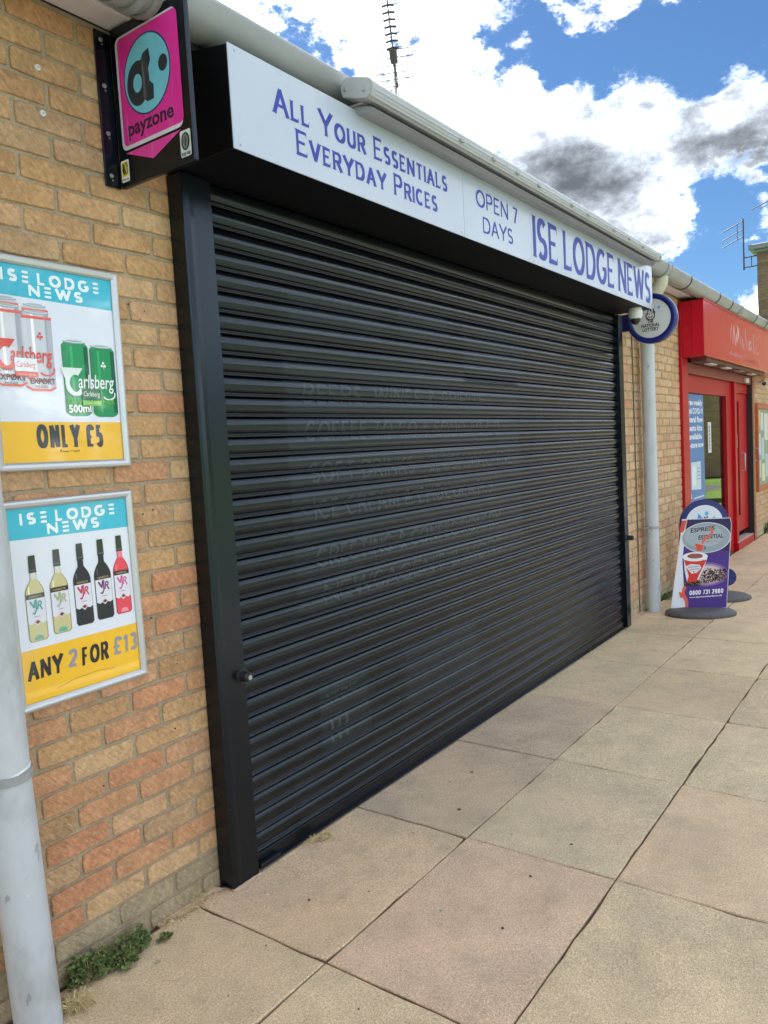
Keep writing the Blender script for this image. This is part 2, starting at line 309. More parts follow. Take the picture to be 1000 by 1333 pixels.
# ------------------------------------------------------------------ stroke lettering
def arc(cx, cy, rx, ry, a0, a1, n=12): return [(cx+rx*math.cos(R(a0+(a1-a0)*i/n)), cy+ry*math.sin(R(a0+(a1-a0)*i/n))) for i in range(n+1)]
GL = {
 'A': (.92, [[(0, 0), (.5, 1), (1, 0)], [(.17, .32), (.83, .32)]]), 'L': (.68, [[(0, 1), (0, 0), (1, 0)]]),
 'Y': (.92, [[(0, 1), (.5, .45), (1, 1)], [(.5, .45), (.5, 0)]]), 'O': (1.0, [arc(.5, .5, .5, .5, 90, 450, 28)]),
 'U': (.82, [[(0, 1), (0, .33)] + arc(.5, .33, .5, .33, 180, 360) + [(1, 1)]]),
 'R': (.80, [[(0, 0), (0, 1), (.5, 1)] + arc(.55, .74, .40, .26, 90, -90, 10) + [(0, .48)], [(.5, .48), (1, 0)]]),
 'E': (.70, [[(1, 1), (0, 1), (0, 0), (1, 0)], [(0, .52), (.85, .52)]]), 'F': (.66, [[(1, 1), (0, 1), (0, 0)], [(0, .52), (.85, .52)]]),
 'S': (.70, [arc(.5, .74, .46, .26, 35, 270, 12) + arc(.5, .24, .5, .24, 90, -145, 12)[1:]]),
 'N': (.88, [[(0, 0), (0, 1), (1, 0), (1, 1)]]), 'T': (.82, [[(0, 1), (1, 1)], [(.5, 1), (.5, 0)]]), 'I': (.10, [[(.5, 0), (.5, 1)]]),
 'V': (.90, [[(0, 1), (.5, 0), (1, 1)]]), 'D': (.88, [[(0, 0), (0, 1), (.4, 1)] + arc(.45, .5, .55, .5, 90, -90, 14) + [(0, 0)]]),
 'P': (.74, [[(0, 0), (0, 1), (.5, 1)] + arc(.55, .73, .42, .27, 90, -90, 10) + [(0, .46)]]),
 'C': (.88, [arc(.55, .5, .55, .5, 50, 310, 20)]), 'G': (.95, [arc(.52, .5, .52, .5, 50, 345, 20) + [(1, .45), (.62, .45)]]),
 'W': (1.25, [[(0, 1), (.25, 0), (.5, 1), (.75, 0), (1, 1)]]), 'M': (1.05, [[(0, 0), (.08, 1), (.5, .15), (.92, 1), (1, 0)]]),
 'B': (.78, [[(0, 0), (0, 1), (.5, 1)] + arc(.52, .76, .38, .24, 90, -90, 10) + [(0, .52)], [(.52, .52)] + arc(.54, .26, .44, .26, 90, -90, 10) + [(0, 0)]]),
 'H': (.86, [[(0, 0), (0, 1)], [(1, 0), (1, 1)], [(0, .5), (1, .5)]]), 'K': (.82, [[(0, 0), (0, 1)], [(1, 1), (0, .42)], [(.3, .6), (1, 0)]]),
 'X': (.85, [[(0, 0), (1, 1)], [(0, 1), (1, 0)]]), 'Z': (.8, [[(0, 1), (1, 1), (0, 0), (1, 0)]]),
 '7': (.66, [[(0, 1), (1, 1), (.4, 0)]]), '1': (.35, [[(0, .8), (.6, 1), (.6, 0)]]),
 '2': (.68, [arc(.5, .72, .48, .28, 170, -40, 12) + [(0, 0), (1, 0)]]),
 '3': (.66, [arc(.45, .75, .5, .25, 150, -90, 10), arc(.45, .26, .55, .26, 90, -150, 10)]),
 '5': (.66, [[(.95, 1), (.08, 1), (.03, .56), (.5, .58)] + arc(.5, .29, .5, .29, 80, -150, 10)]),
 '0': (.70, [arc(.5, .5, .5, .5, 90, 450, 24)]), '8': (.68, [arc(.5, .76, .42, .24, -90, 270, 18), arc(.5, .26, .5, .26, 90, 450, 18)]),
 '9': (.68, [arc(.5, .70, .5, .30, 0, 360, 18), [(1, .7), (1, .45)] + arc(.5, .35, .5, .35, 0, -140, 8)]),
 '£': (.95, [arc(.66, .76, .34, .24, 10, 180, 8) + [(.32, 0)], [(.02, 0), (1, 0)], [(0, .45), (.80, .45)]]),
 '&': (.9, [[(1, 0), (.22, .72)] + arc(.45, .82, .25, .18, 200, -20, 8) + [(.08, .32)] + arc(.4, .24, .38, .24, 160, 300, 8) + [(1, .45)]]),
 '.': (.1, [[(.5, 0), (.5, .12)]]), ',': (.1, [[(.6, .1), (.3, -.12)]]), '-': (.4, [[(0, .45), (1, .45)]]), "'": (.1, [[(.5, .8), (.5, 1)]]), '•': (.2, [[(.5, .4), (.5, .62)]]),
}
GL['e3'] = (.70, [[(0, 1), (1, 1)], [(0, .5), (1, .5)], [(0, 0), (1, 0)]])
GL['s3'] = GL['S']
def thick(pts, tv, th, closed):
    if not closed and len(pts) > 2:
        for i in range(1, len(pts)-1):
            ax_, ay_ = pts[i][0]-pts[i-1][0], pts[i][1]-pts[i-1][1]; bx2, by2 = pts[i+1][0]-pts[i][0], pts[i+1][1]-pts[i][1]
            la, lb = math.hypot(ax_, ay_), math.hypot(bx2, by2)
            if la < 1e-9 or lb < 1e-9: continue
            if (ax_*bx2+ay_*by2)/(la*lb) < -.25:
                e = .30*min(tv, th)
                p1 = (pts[i][0]+ax_/la*e, pts[i][1]+ay_/la*e); p2 = (pts[i][0]-bx2/lb*e, pts[i][1]-by2/lb*e)
                return thick(pts[:i]+[p1], tv, th, False) + thick([p2]+pts[i+1:], tv, th, False)
    n = len(pts); out = []
    for i in range(n):
        if closed: a, b = pts[(i-1) % (n-1)] if i in (0, n-1) else pts[i-1], pts[1] if i == n-1 else pts[i+1]
        else: a, b = pts[max(i-1, 0)], pts[min(i+1, n-1)]
        p = pts[i]
        def nrm(q, r):
            d = math.hypot(r[0]-q[0], r[1]-q[1]) or 1e-9; return ((r[0]-q[0])/d, (r[1]-q[1])/d)
        d1 = nrm(a, p) if a != p else nrm(p, b); d2 = nrm(p, b) if b != p else d1
        n1, n2 = (-d1[1], d1[0]), (-d2[1], d2[0])
        mx_, my_ = n1[0]+n2[0], n1[1]+n2[1]; l = math.hypot(mx_, my_)
        if l < .2: mx_, my_, l = n1[0], n1[1], 1
        mx_, my_ = mx_/l, my_/l; k = min(1/max(.3, mx_*n1[0]+my_*n1[1]), 1.9)
        w1 = tv*abs(d1[1]) + th*abs(d1[0]); w2 = tv*abs(d2[1]) + th*abs(d2[0]); w = (w1+w2)/4*k
        out.append(((p[0]+mx_*w, p[1]+my_*w), (p[0]-mx_*w, p[1]-my_*w)))
    return [[out[i][0], out[i+1][0], out[i+1][1], out[i][1]] for i in range(n-1)]
def glyph_quads(ch, x, y, H, wx, tv, th, serif):
    g = GL.get(ch)
    if not g: return [], 0
    W_ = g[0]*H*wx; qs = []
    ix, iy = tv/2, th/2
    if ch in "I1.,'•": ix = 0
    WW = max(W_-2*ix, 1e-4)
    for pl in g[1]:
        pts = [(x+ix+p[0]*WW, y+iy+p[1]*(H-2*iy)) for p in pl]
        closed = len(pts) > 8 and abs(pts[0][0]-pts[-1][0]) < 1e-5 and abs(pts[0][1]-pts[-1][1]) < 1e-5
        # extend free vertical ends to the cap lines
        if not closed:
            for e, nb in ((0, 1), (-1, -2)):
                if pl[e][1] in (0, 1) and abs(pts[e][1]-pts[nb][1]) > abs(pts[e][0]-pts[nb][0])*.8:
                    dx, dy = pts[e][0]-pts[nb][0], pts[e][1]-pts[nb][1]; s_ = (abs(dy)+iy)/abs(dy)
                    pts[e] = (pts[nb][0]+dx*s_, pts[nb][1]+dy*s_)
        qs += thick(pts, tv, th, closed)
        if serif:
            for e in range(len(pl)):
                end = e in (0, len(pl)-1)
                corner = (not end) and ch in 'ERDPLBFN' and pl[e][0] == 0 and pl[e][1] in (0, 1)
                if (end and not closed and pl[e][1] in (0, 1) and ch not in 'OCGSU3250&' or (ch == 'U' and end) or corner):
                    nb = 1 if e == 0 else (len(pl)-2 if end else e)
                    if end and abs(pl[nb][1]-pl[e][1]) < .05:      # horizontal arm: short vertical serif
                        sx_ = pts[e][0]; yy = pts[e][1]; s2 = 1 if pl[e][1] == 0 else -1
                        qs.append([(sx_-tv*.12, yy), (sx_+tv*.22, yy-s2*th*.5), (sx_+tv*.22, yy+s2*tv*1.0), (sx_-tv*.02, yy+s2*tv*.5)]); continue
                    yb = y if pl[e][1] == 0 else y+H; s2 = 1 if pl[e][1] == 0 else -1; sx_ = pts[e][0]; w = tv*serif
                    hh = H*.045
                    qs.append([(sx_-w, yb), (sx_+w, yb), (sx_+tv*.5, yb+s2*hh), (sx_-tv*.5, yb+s2*hh)])
    return qs, W_
class Canvas:
    """flat print on a sheet: origin O, unit axes U (right), V (up), N (towards the reader)"""
    def __init__(s, O, U, V): s.O = Vector(O); s.U = Vector(U).normalized(); s.V = Vector(V).normalized(); s.N = s.U.cross(s.V).normalized(); s.mb = MB(); s.k = 0
    def P(s, u, v, w): return s.O + s.U*u + s.V*v + s.N*w
    def poly(s, pts, col, layer, rgb=False):
        c = col if rgb else lin(col); s.k = (s.k+1) % 9
        w = layer*.0004 + s.k*.00003
        a = sum(pts[i][0]*pts[(i+1) % len(pts)][1]-pts[(i+1) % len(pts)][0]*pts[i][1] for i in range(len(pts)))
        if a < 0: pts = pts[::-1]
        s.mb.add([s.P(p[0], p[1], w) for p in pts], [tuple(range(len(pts)))], c)
    def rect(s, u0, v0, u1, v1, col, layer): s.poly([(u0, v0), (u1, v0), (u1, v1), (u0, v1)], col, layer)
    def disc(s, u, v, ru, rv, col, layer, n=32): s.poly([(u+ru*math.cos(2*math.pi*i/n), v+rv*math.sin(2*math.pi*i/n)) for i in range(n)], col, layer)
    def ring(s, u, v, ru, rv, w, col, layer, a0=0, a1=360, n=28):
        for q in thick(arc(u, v, ru, rv, a0, a1, n), w, w, a1-a0 == 360): s.poly(q, col, layer)
    def line(s, pts, w, col, layer):
        for q in thick(pts, w, w, False): s.poly(q, col, layer)
    def strokes(s, text, u, v, H, col, layer, wx=1.0, tv=.16, th=.13, gap=.16, space=.42, serif=0, width=None, slope=0.0, small=None, shear=0.0, fit=None):
        """text in stroke glyphs; small = height of the lower-case letters, which are drawn as small capitals"""
        def lay(sc):
            x = 0; out = []
            for ch in text:
                if ch == ' ': x += space*H*wx*sc; continue
                h = H; c2 = ch
                if small and ch.islower(): h = small; c2 = ch.upper()
                if ch == '≡': c2 = 'e3'
                qs, w = glyph_quads(c2, 0, 0, h, wx*sc, tv*H, th*H, serif)
                if c2 in "I1.,'•": x += gap*H*.35
                out.append((x, qs)); x += w + gap*H*min(1, sc)
                if c2 in "I1.,'•": x += gap*H*.35
            return out, x-gap*H
        sc = 1.0
        out, w = lay(1.0)
        if width:
            for _ in range(6): sc *= width/w; out, w = lay(sc)
        for x, qs in out:
            for q in qs:
                s.poly([(u+x+p[0]+shear*p[1], v+p[1]+slope*(x+p[0])) for p in q], col, layer)
    def font(s, text, u, v, size, col, layer, width=None, shear=0, bold=0.0, slope=0.0, align='LEFT'):
        cu = bpy.data.curves.new('t', 'FONT'); cu.body = text; cu.size = 1; cu.offset = bold; cu.shear = shear; cu.resolution_u = 3; cu.fill_mode = 'FRONT'
        ob = bpy.data.objects.new('t', cu); COL.objects.link(ob)
        dg = bpy.context.evaluated_depsgraph_get(); me = ob.evaluated_get(dg).to_mesh()
        vs = [v_.co.copy() for v_ in me.vertices]; fs = [tuple(p.vertices) for p in me.polygons]
        ob.evaluated_get(dg).to_mesh_clear(); bpy.data.objects.remove(ob); bpy.data.curves.remove(cu)
        if not vs: return
        x0 = min(p.x for p in vs); x1 = max(p.x for p in vs); kx = size
        if width: kx = width/(x1-x0)
        du = {'LEFT': 0, 'CENTER': -(x1-x0)*kx/2, 'RIGHT': -(x1-x0)*kx}[align]
        s.k = (s.k+1) % 9; w = layer*.0004+s.k*.00003
        s.mb.add([s.P(u+du+(p.x-x0)*kx, v+p.y*size+slope*(p.x-x0)*kx, w) for p in vs], fs, lin(col))
    def build(s, name, m, parent, kind=None): return s.mb.build(name, m, parent, kind)

# ------------------------------------------------------------------ ground, pavement, far surroundings
gm = MB(); gm.box(-60, 200, -150, 60, -.5, -.11); gm.build('ground', M_['grass'], None, 'structure')
ap = MB(); ap.box(-40, 24, -11, -3.06, -.10, -.105+.0); ap.v = [(x, y, -.10 if z > -.103 else -.14) for x, y, z in ap.v]; ap.build('car_park', M_['asphalt'], None, 'structure')
kb = MB()
for i in range(-6, 20): kb.box(i*.915+.003, i*.915+.912, -3.055, -2.925, -.2, .004, .008)
kb.build('kerb', mat('kerb_concrete', (.33, .31, .27), .9, var=[(120, .2)]), None, 'structure')
bed = MB(); bed.box(-6, 16, -2.924, .3, -.15, -.0085)
pav = bed.build('pavement', M_['joint'], None, 'structure')
# slabs: four raised variants shared by all copies
LX, LY = .874, .6005
def slab_mesh(k):
    rnd = random.Random(40+k); mb = MB(); g_ = .0030; n = 9; m_ = 6
    ring = []
    x0, x1, y0, y1 = -LX/2+g_, LX/2-g_, -LY/2+g_, LY/2-g_
    for i in range(n): ring.append((x0+(x1-x0)*i/n, y0))
    for i in range(m_): ring.append((x1, y0+(y1-y0)*i/m_))
    for i in range(n): ring.append((x1-(x1-x0)*i/n, y1))
    for i in range(m_): ring.append((x0, y1-(y1-y0)*i/m_))
    def inw(p, d):
        return (p[0]-math.copysign(d, p[0])*(abs(p[0]) > LX/2-.02), p[1]-math.copysign(d, p[1])*(abs(p[1]) > LY/2-.02))
    r1 = []; r2_ = []
    for p in ring:
        c = rnd.random()**4*.0045 + (.007 if rnd.random() < .05 else 0); r1.append(inw(p, c)); r2_.append(inw(p, c+.0035))
    N = len(ring)
    vs = [(p[0], p[1], -.03) for p in r1] + [(p[0], p[1], -.0035) for p in r1] + [(p[0], p[1], 0) for p in r2_]
    fs = [(i, (i+1) % N, N+(i+1) % N, N+i) for i in range(N)] + [(N+i, N+(i+1) % N, 2*N+(i+1) % N, 2*N+i) for i in range(N)] + [tuple(2*N+i for i in range(N))]
    mb.add(vs, fs); o = mb.build('paving_slab', M_['slab'], pav); me = o.data; bpy.data.objects.remove(o); return me
SM = [slab_mesh(k) for k in range(5)]
slabcols = [(.57, .455, .295), (.56, .44, .285), (.58, .465, .30), (.55, .435, .285), (.58, .44, .29), (.56, .46, .305)]
for j in range(4):
    yc = -.0105 - LY/2 - j*(LY-.0005) - .002
    for i in range(-5, 15):
        xc = -.121 + (i+.5)*LX + random.uniform(-.0015, .0015)
        o = bpy.data.objects.new('paving_slab', random.choice(SM)); COL.objects.link(o); o.parent = pav
        o.location = (xc, yc, random.uniform(-.002, .002)); o.rotation_euler = (random.uniform(-.0022, .0022), random.uniform(-.0022, .0022), random.choice((0, math.pi))+random.uniform(-.0016, .0016))
        c = random.choice(slabcols); k = random.uniform(.96, 1.04)
        if i == 0 and j == 1: c, k = (.57, .42, .295), 1.02
        if i == 1 and j == 0: c, k = (.50, .40, .285), .97
        if i == 2 and j == 0: c, k = (.49, .395, .285), .97
        if i == 1 and j == 1: c, k = (.54, .445, .30), 1.0
        k *= 1.07; o.color = (c[0]*k, c[1]*k*.985, c[2]*k*.965, 1)
ed = MB(); ed.box(-6, 16, -2.924, -2.45, -.1, -.001); ed.build('verge_strip', M_['asphalt'], pav)

# block opposite the end of the pavement (seen mirrored in the shop window)
fbk = empty('brick_building', (32, -16, -.1), 'long low brown brick block with a flat roof beyond the grass', 'building')
b = MB(); b.box(29, 37, -30, -2.2, -.1, 6.2); b.build('wall', M_['buffbrick'], fbk)
b = MB(); b.box(28.8, 37.2, -30.2, -2.0, 6.2, 6.45, .02); b.build('roof', M_['roof'], fbk)
for k in range(4):
    y0 = -27+k*6.4
    b = MB(); b.box(28.93, 28.99, y0, y0+2.2, 2.6, 4.0, .01); w_ = b.build('window', M_['whitepvc'], fbk)
    b = MB(); b.box(28.90, 28.925, y0+.1, y0+1.05, 2.7, 3.9); b.box(28.90, 28.925, y0+1.15, y0+2.1, 2.7, 3.9); b.build('pane', M_['grime'], w_)

# ------------------------------------------------------------------ the shop terrace
shop = empty('shop_building', (4, 2, 0), 'single storey buff brick shop terrace with grey gutter eaves', 'building')
wl = MB(); MY = .0065
WT = 2.93
for x0, x1 in ((-4, 4.5), (4.5, 6.42), (10.16, 16)):
    wl.box(x0, x1, MY, .22, -.1, WT)
wl.box(6.42, 10.16, MY, .22, 2.45, WT)
wall = wl.build('wall', M_['mortar'], shop)
def brick_mesh(L, k):
    rnd = random.Random(int(L*1000)*7+k); H = .0655; mb = MB()
    n, m_ = (4 if L > .15 else 3), 2
    x0, x1, z0, z1 = -L/2, L/2, -H/2, H/2; ring = []
    for i in range(n): ring.append((x0+(x1-x0)*i/n, z0))
    for i in range(m_): ring.append((x1, z0+(z1-z0)*i/m_))
    for i in range(n): ring.append((x1-(x1-x0)*i/n, z1))
    for i in range(m_): ring.append((x0, z1-(z1-z0)*i/m_))
    r1 = []; r2_ = []
    for i, p in enumerate(ring):
        cx_ = (abs(p[0]) > L/2-.001) and (abs(p[1]) > H/2-.001)
        jx, jz = rnd.uniform(0, .0022), rnd.uniform(0, .0020)
        q = (p[0]-math.copysign(jx+(.003 if cx_ else 0), p[0])*(abs(p[0]) > L/2-.001), p[1]-math.copysign(jz+(.002 if cx_ else 0), p[1])*(abs(p[1]) > H/2-.001))
        r1.append(q); d = .0028
        r2_.append((q[0]-math.copysign(d, p[0])*(abs(p[0]) > L/2-.001), q[1]-math.copysign(d, p[1])*(abs(p[1]) > H/2-.001)))
    N = len(ring)
    vs = [(p[0], .012, p[1]) for p in r1] + [(p[0], .0022, p[1]) for p in r1] + [(p[0], rnd.uniform(-.0012, .0006), p[1]) for p in r2_]
    fs = [(N+i, N+(i+1) % N, (i+1) % N, i) for i in range(N)] + [(2*N+i, 2*N+(i+1) % N, N+(i+1) % N, N+i) for i in range(N)] + [tuple(2*N+i for i in range(N))]
    fs = [f[::-1] for f in fs]
    return vs, fs, mb
BM = {}
def get_bm(L, k):
    key = (round(L, 3), k)
    if key not in BM:
        vs, fs, mb = brick_mesh(*key); mb.add(vs, [f[::-1] for f in fs]); o = mb.build('brick', M_['brick']); BM[key] = (o.data, vs, [f[::-1] for f in fs]); bpy.data.objects.remove(o)
    return BM[key]
BUFF = [(.66, .42, .21), (.64, .39, .19), (.68, .46, .25), (.60, .36, .175), (.67, .42, .24), (.62, .38, .20)]
ORNG = [(.66, .34, .185), (.66, .30, .16), (.64, .35, .20), (.64, .33, .17)]
BRWN = [(.50, .31, .165), (.52, .30, .15), (.54, .36, .21)]
def brick_colour(x, z):
    p = random.random()
    if x < .1:
        ro, rb = (.50, .14) if z < 1.1 else ((.30, .08) if z < 1.9 else (.02, .13))
        if -.22 < x < 0 and any(abs(z-q) < .03 for q in (1.91, 1.76, 1.61)): ro = 1
        if x > -.45 and 1.15 < z < 1.45: ro = .1
    else: ro, rb = .07, .06
    c = random.choice(ORNG) if p < ro else (random.choice(BRWN) if p < ro+rb else random.choice(BUFF))
    c = tuple(c[q]*.78+(.64, .385, .195)[q]*.22 for q in range(3)); k = random.uniform(.94, 1.06)
    if x > 4: c = (c[0]*.97, c[1]*1.04, c[2]*1.18)
    if z < .07: c = (.50, .41, .26); k = random.uniform(.85, 1.1)
    return (c[0]*k, c[1]*k, c[2]*k)
bricks = []
def lay_wall(x0, x1, zlo, zhi, score):
    k0 = int(math.floor(zlo/.075))
    for k in range(k0, 60):
        zb = -.008+k*.075
        if zb > zhi-.02: break
        ph = -.078 if k % 2 == 0 else -.190
        n0 = math.floor((x0-ph)/.225)-1; x = ph+n0*.225
        while x < x1:
            a, b_ = max(x+.005, x0), min(x+.22, x1)
            if b_-a > .03 and zb+.075 > zlo+.03:
                bricks.append((score((a+b_)/2, zb+.0375), a, b_, zb))
            x += .225
cp_ = cam.matrix_world.translation
def score(x, z):
    p = Vector((x, 0, z))-cp_; zd = p.dot(fv)
    if zd < .1: return 0
    px = 500+999*p.dot(r2)/zd; py = 666-999*p.dot(u2)/zd
    if not (-20 < px < 1010 and -30 < py < 1350): return 0
    return 1/(zd*zd)*abs(p.normalized().y)
lay_wall(-4, 4.5, 0, 2.915, score); lay_wall(4.5, 6.42, 0, 2.915, score); lay_wall(10.16, 16, 0, 2.915, score); lay_wall(6.42, 10.16, 2.45, 2.915, lambda x, z: 0)
# bricks hidden by the shutter or its box are left out; only mortar stands there
bricks = [q for q in bricks if not (q[1] > .02 and q[2] < 4.38)]
bricks.sort(key=lambda q: -q[0])
stuff = MB()
for i, (sc, a, b_, zb) in enumerate(bricks):
    L = b_-a; jit = random.uniform(-.0012, .0012)
    L = round(min(L, .2155), 3)
    me, vs, fs = get_bm(L if L > .2 else round(L, 2), random.randrange(7))
    loc = Vector(((a+b_)/2, random.uniform(-.0012, .0015), zb+.0385+jit)); ang = random.uniform(-.006, .006)
    c = brick_colour((a+b_)/2, zb)
    if i < 300 and sc > 0:
        o = bpy.data.objects.new('brick', me); COL.objects.link(o); o.parent = wall; o.location = loc - world_of(wall).translation; o.rotation_euler = (0, ang, 0); o.color = (*c, 1)
    else:
        M2 = Matrix.Translation(loc) @ Matrix.Rotation(ang, 4, 'Y'); stuff.add([M2 @ Vector(v) for v in vs], fs, c)
stuff.build('brickwork', M_['brick'], wall, 'stuff')
# wall plugs with screws left of the projecting sign
for x, z in ((-.442, 2.725), (-.438, 2.597)):
    b = MB(); b.tube([(x, -.001, z), (x, -.006, z)], [.010, .0085], 14); o = b.build('screw_cap', M_['whiteplastic'], shop)
    b = MB(); b.tube([(x, -.0055, z), (x, -.0072, z)], .0036, 8); b.build('screw', M_['steel'], o)
b = MB()
for x, z in ((-.13, 2.06), (-.15, 2.03), (-.19, 2.075), (-.20, 1.39), (-.16, 1.40), (-.14, .64), (-.43, .55), (-.33, .99), (-.11, .86), (-.2, 1.04)): b.tube([(x, -.0022, z), (x, .003, z)], .0028, 7)
b.build('drill_hole', M_['grime'], shop, 'stuff')
# soffit and fascia boards
b = MB(); b.box(-4, 16, -.106, -.002, 2.93, 2.945, .001); b.build('soffit_board', M_['whitepvc'], shop)
b = MB(); b.box(-4, 16, -.124, -.107, 2.918, 3.06, .002); b.build('fascia_board', M_['whitepvc'], shop)
b = MB(); b.prism([(-.17, 3.055), (-.16, 3.085), (4.0, 4.35), (8.2, 3.0), (8.0, 2.96), (4.0, 4.28), (.25, 2.95), (-.15, 2.95)], -4, 16, 'x'); b.build('roof', M_['roof'], shop)
# gutter
gut = empty('gutter', (4, -.19, 2.9), 'long weathered grey half round gutter along the eaves', 'gutter')
gc, gz, gr = -.215, 2.978, .085
def gprof(r, a0=180, a1=360, n=16): return [(gc+r*math.cos(R(a0+(a1-a0)*i/n)), gz+r*math.sin(R(a0+(a1-a0)*i/n))) for i in range(n+1)]
prof = [(gc-gr-.004, gz+.012), (gc-gr-.004, gz)] + gprof(gr)[1:] + [(gc+gr, gz+.012), (gc+gr-.004, gz+.012)] + gprof(gr-.004)[::-1] + [(gc-gr+.004, gz+.012)]
gz_all = -.0
segs = [-4, -.16, 2.9, 5.05, 8.0, 11.0, 16]
for a, b_ in zip(segs[:-1], segs[1:]):
    b = MB(); b.prism(prof, a+.001, b_-.001, 'x', smooth=False)
    o = b.build('gutter_length', M_['pvc'], gut)
    for p in o.data.polygons: p.use_smooth = len(p.vertices) == 4
def gband(x, w, e, name, m):
    pr = [(gc-gr-e, gz+.016)] + gprof(gr+e) + [(gc+gr+e, gz+.016)] + [(gc+gr+.0015, gz+.016)] + gprof(gr+.0015)[::-1] + [(gc-gr-.0015, gz+.016)]
    b = MB(); b.prism(pr, x-w/2, x+w/2, 'x'); return b.build(name, m, gut)
for x in segs[1:-1]:
    u_ = gband(x, .11, .006, 'union_bracket', M_['pvc'])
    gband(x-.05, .012, .010, 'clip', M_['pvc']); gband(x+.05, .012, .010, 'clip', M_['pvc'])
gband(-.30, .03, .008, 'clip', M_['pvc']); gband(-.255, .02, .013, 'clip', M_['pvc'])
for x in (5.75, 6.9, 7.5, 8.9, 9.6, 10.4, 12): gband(x, .022, .006, 'clip', M_['grime'])
b = MB()
for x in (-1.2, -.3, .35, 1.2, 5.2, 5.75, 6.9, 8.9): b.box(x-.012, x+.012, -.14, -.1245, 2.925, 3.03, .002)
b.build('bracket', M_['pvc'], gut)
# ------------------------------------------------------------------ black shutter with its posts
sh = empty('roller_shutter', (2.2, -.05, 0), 'wide closed black roller shutter across the newsagent front', 'shutter')
SX0, SX1, SY = .134, 4.36, -.035
PITCH = .0748
def slat_profile():
    pts = []
    pts += [(SY+.004, 0), (SY-.001, .0006)]
    for a in range(-80, 100, 36): pts.append((SY-.0085-.0035*math.cos(R(a)), .0042+.0033*math.sin(R(a))))
    for a in range(-80, 100, 36): pts.append((SY-.0075-.0035*math.cos(R(a)), .0116+.0030*math.sin(R(a))))
    n = 16
    for i in range(n+1):
        t_ = .5-.5*math.cos(math.pi*i/n); z = .0155+t_*(.0725-.0155)
        y = SY-.0005-.0145*math.sqrt(max(0, 1-(2*t_-1)**2))
        pts.append((y, z))
    pts += [(SY+.002, .0742)]
    return pts
SP = slat_profile()
def slat_y(zl):
    """front of the slat at height zl above its foot"""
    if zl < .0155 or zl > .0725: return SY-.0045
    t_ = (zl-.0155)/(.0725-.0155); return SY-.0005-.0145*math.sqrt(max(0, 1-(2*t_-1)**2))
mb = MB(); mb.prism([(p[0], p[1]) for p in SP], SX0-.02, SX1+.02, 'x', smooth=True, closed=False)
tmp = mb.build('slat', M_['shutter'], sh)
slat_me = tmp.data; tmp.location = (0, 0, 0)
Z0 = .062
for i in range(34):
    if i == 0: o = tmp
    else: o = bpy.data.objects.new('slat', slat_me); COL.objects.link(o); o.parent = sh
    o.location = (0, random.uniform(-.0001, .0001), Z0+i*PITCH); o.rotation_euler = (0, random.uniform(-.0002, .0002), 0)
b = MB(); b.box(SX0, SX1, SY-.016, SY+.01, .010, .061, .002); b.box(SX0+.02, SX1-.002, SY-.034, SY-.0165, .006, .012, .001); bb = b.build('bottom_bar', M_['black'], sh)
b = MB(); b.box(SX0+.01, SX0+.12, SY-.040, SY-.0175, .013, .030, .002); b.build('bar_foot', M_['black'], bb)
b = MB(); b.box(.003, .134, -.074, -.001, .002, 2.528, .002); gr_ = b.build('guide_post', M_['black'], sh)
b = MB(); b.prism([(.012, -.0745), (.030, -.0762), (.05, -.0745)], .01, 2.52, 'z', closed=False); b.build('post_crease', M_['black'], gr_)
b = MB(); b.box(4.362, 4.455, -.074, -.001, .002, 2.528, .002); gr2 = b.build('guide_post', M_['black'], sh)
for z in (.35, 1.0, 1.62, 2.2):
    b = MB(); b.tube([(.0025, -.035, z), (.0015, -.035, z)], .0045, 8); b.build('rivet', M_['grime'], gr_)
for z in (.3, .9, 1.5, 2.1):
    b = MB(); b.tube([(.014, -.0745, z), (.014, -.0755, z)], .003, 8); b.build('rivet', M_['grime'], gr_)
for x, z, L in ((.118, .763, .036), (4.40, .74, .055)):
    b = MB(); b.tube([(x, -.074, z), (x, -.080, z)], [.030, .028], 20); o = b.build('bullet_lock', M_['grime'], sh)
    b = MB(); b.tube([(x, -.079, z), (x, -.079-L*.8, z)], [.021, .019], 18); b.tube([(x, -.079-L*.8, z), (x, -.079-L, z)], [.0185, .0145], 18); b.build('lock_barrel', M_['grime'], o)
    b = MB(); b.tube([(x, -.0795-L, z), (x, -.0805-L, z)], .009, 12); b.build('key_hole', M_['steel'], o)
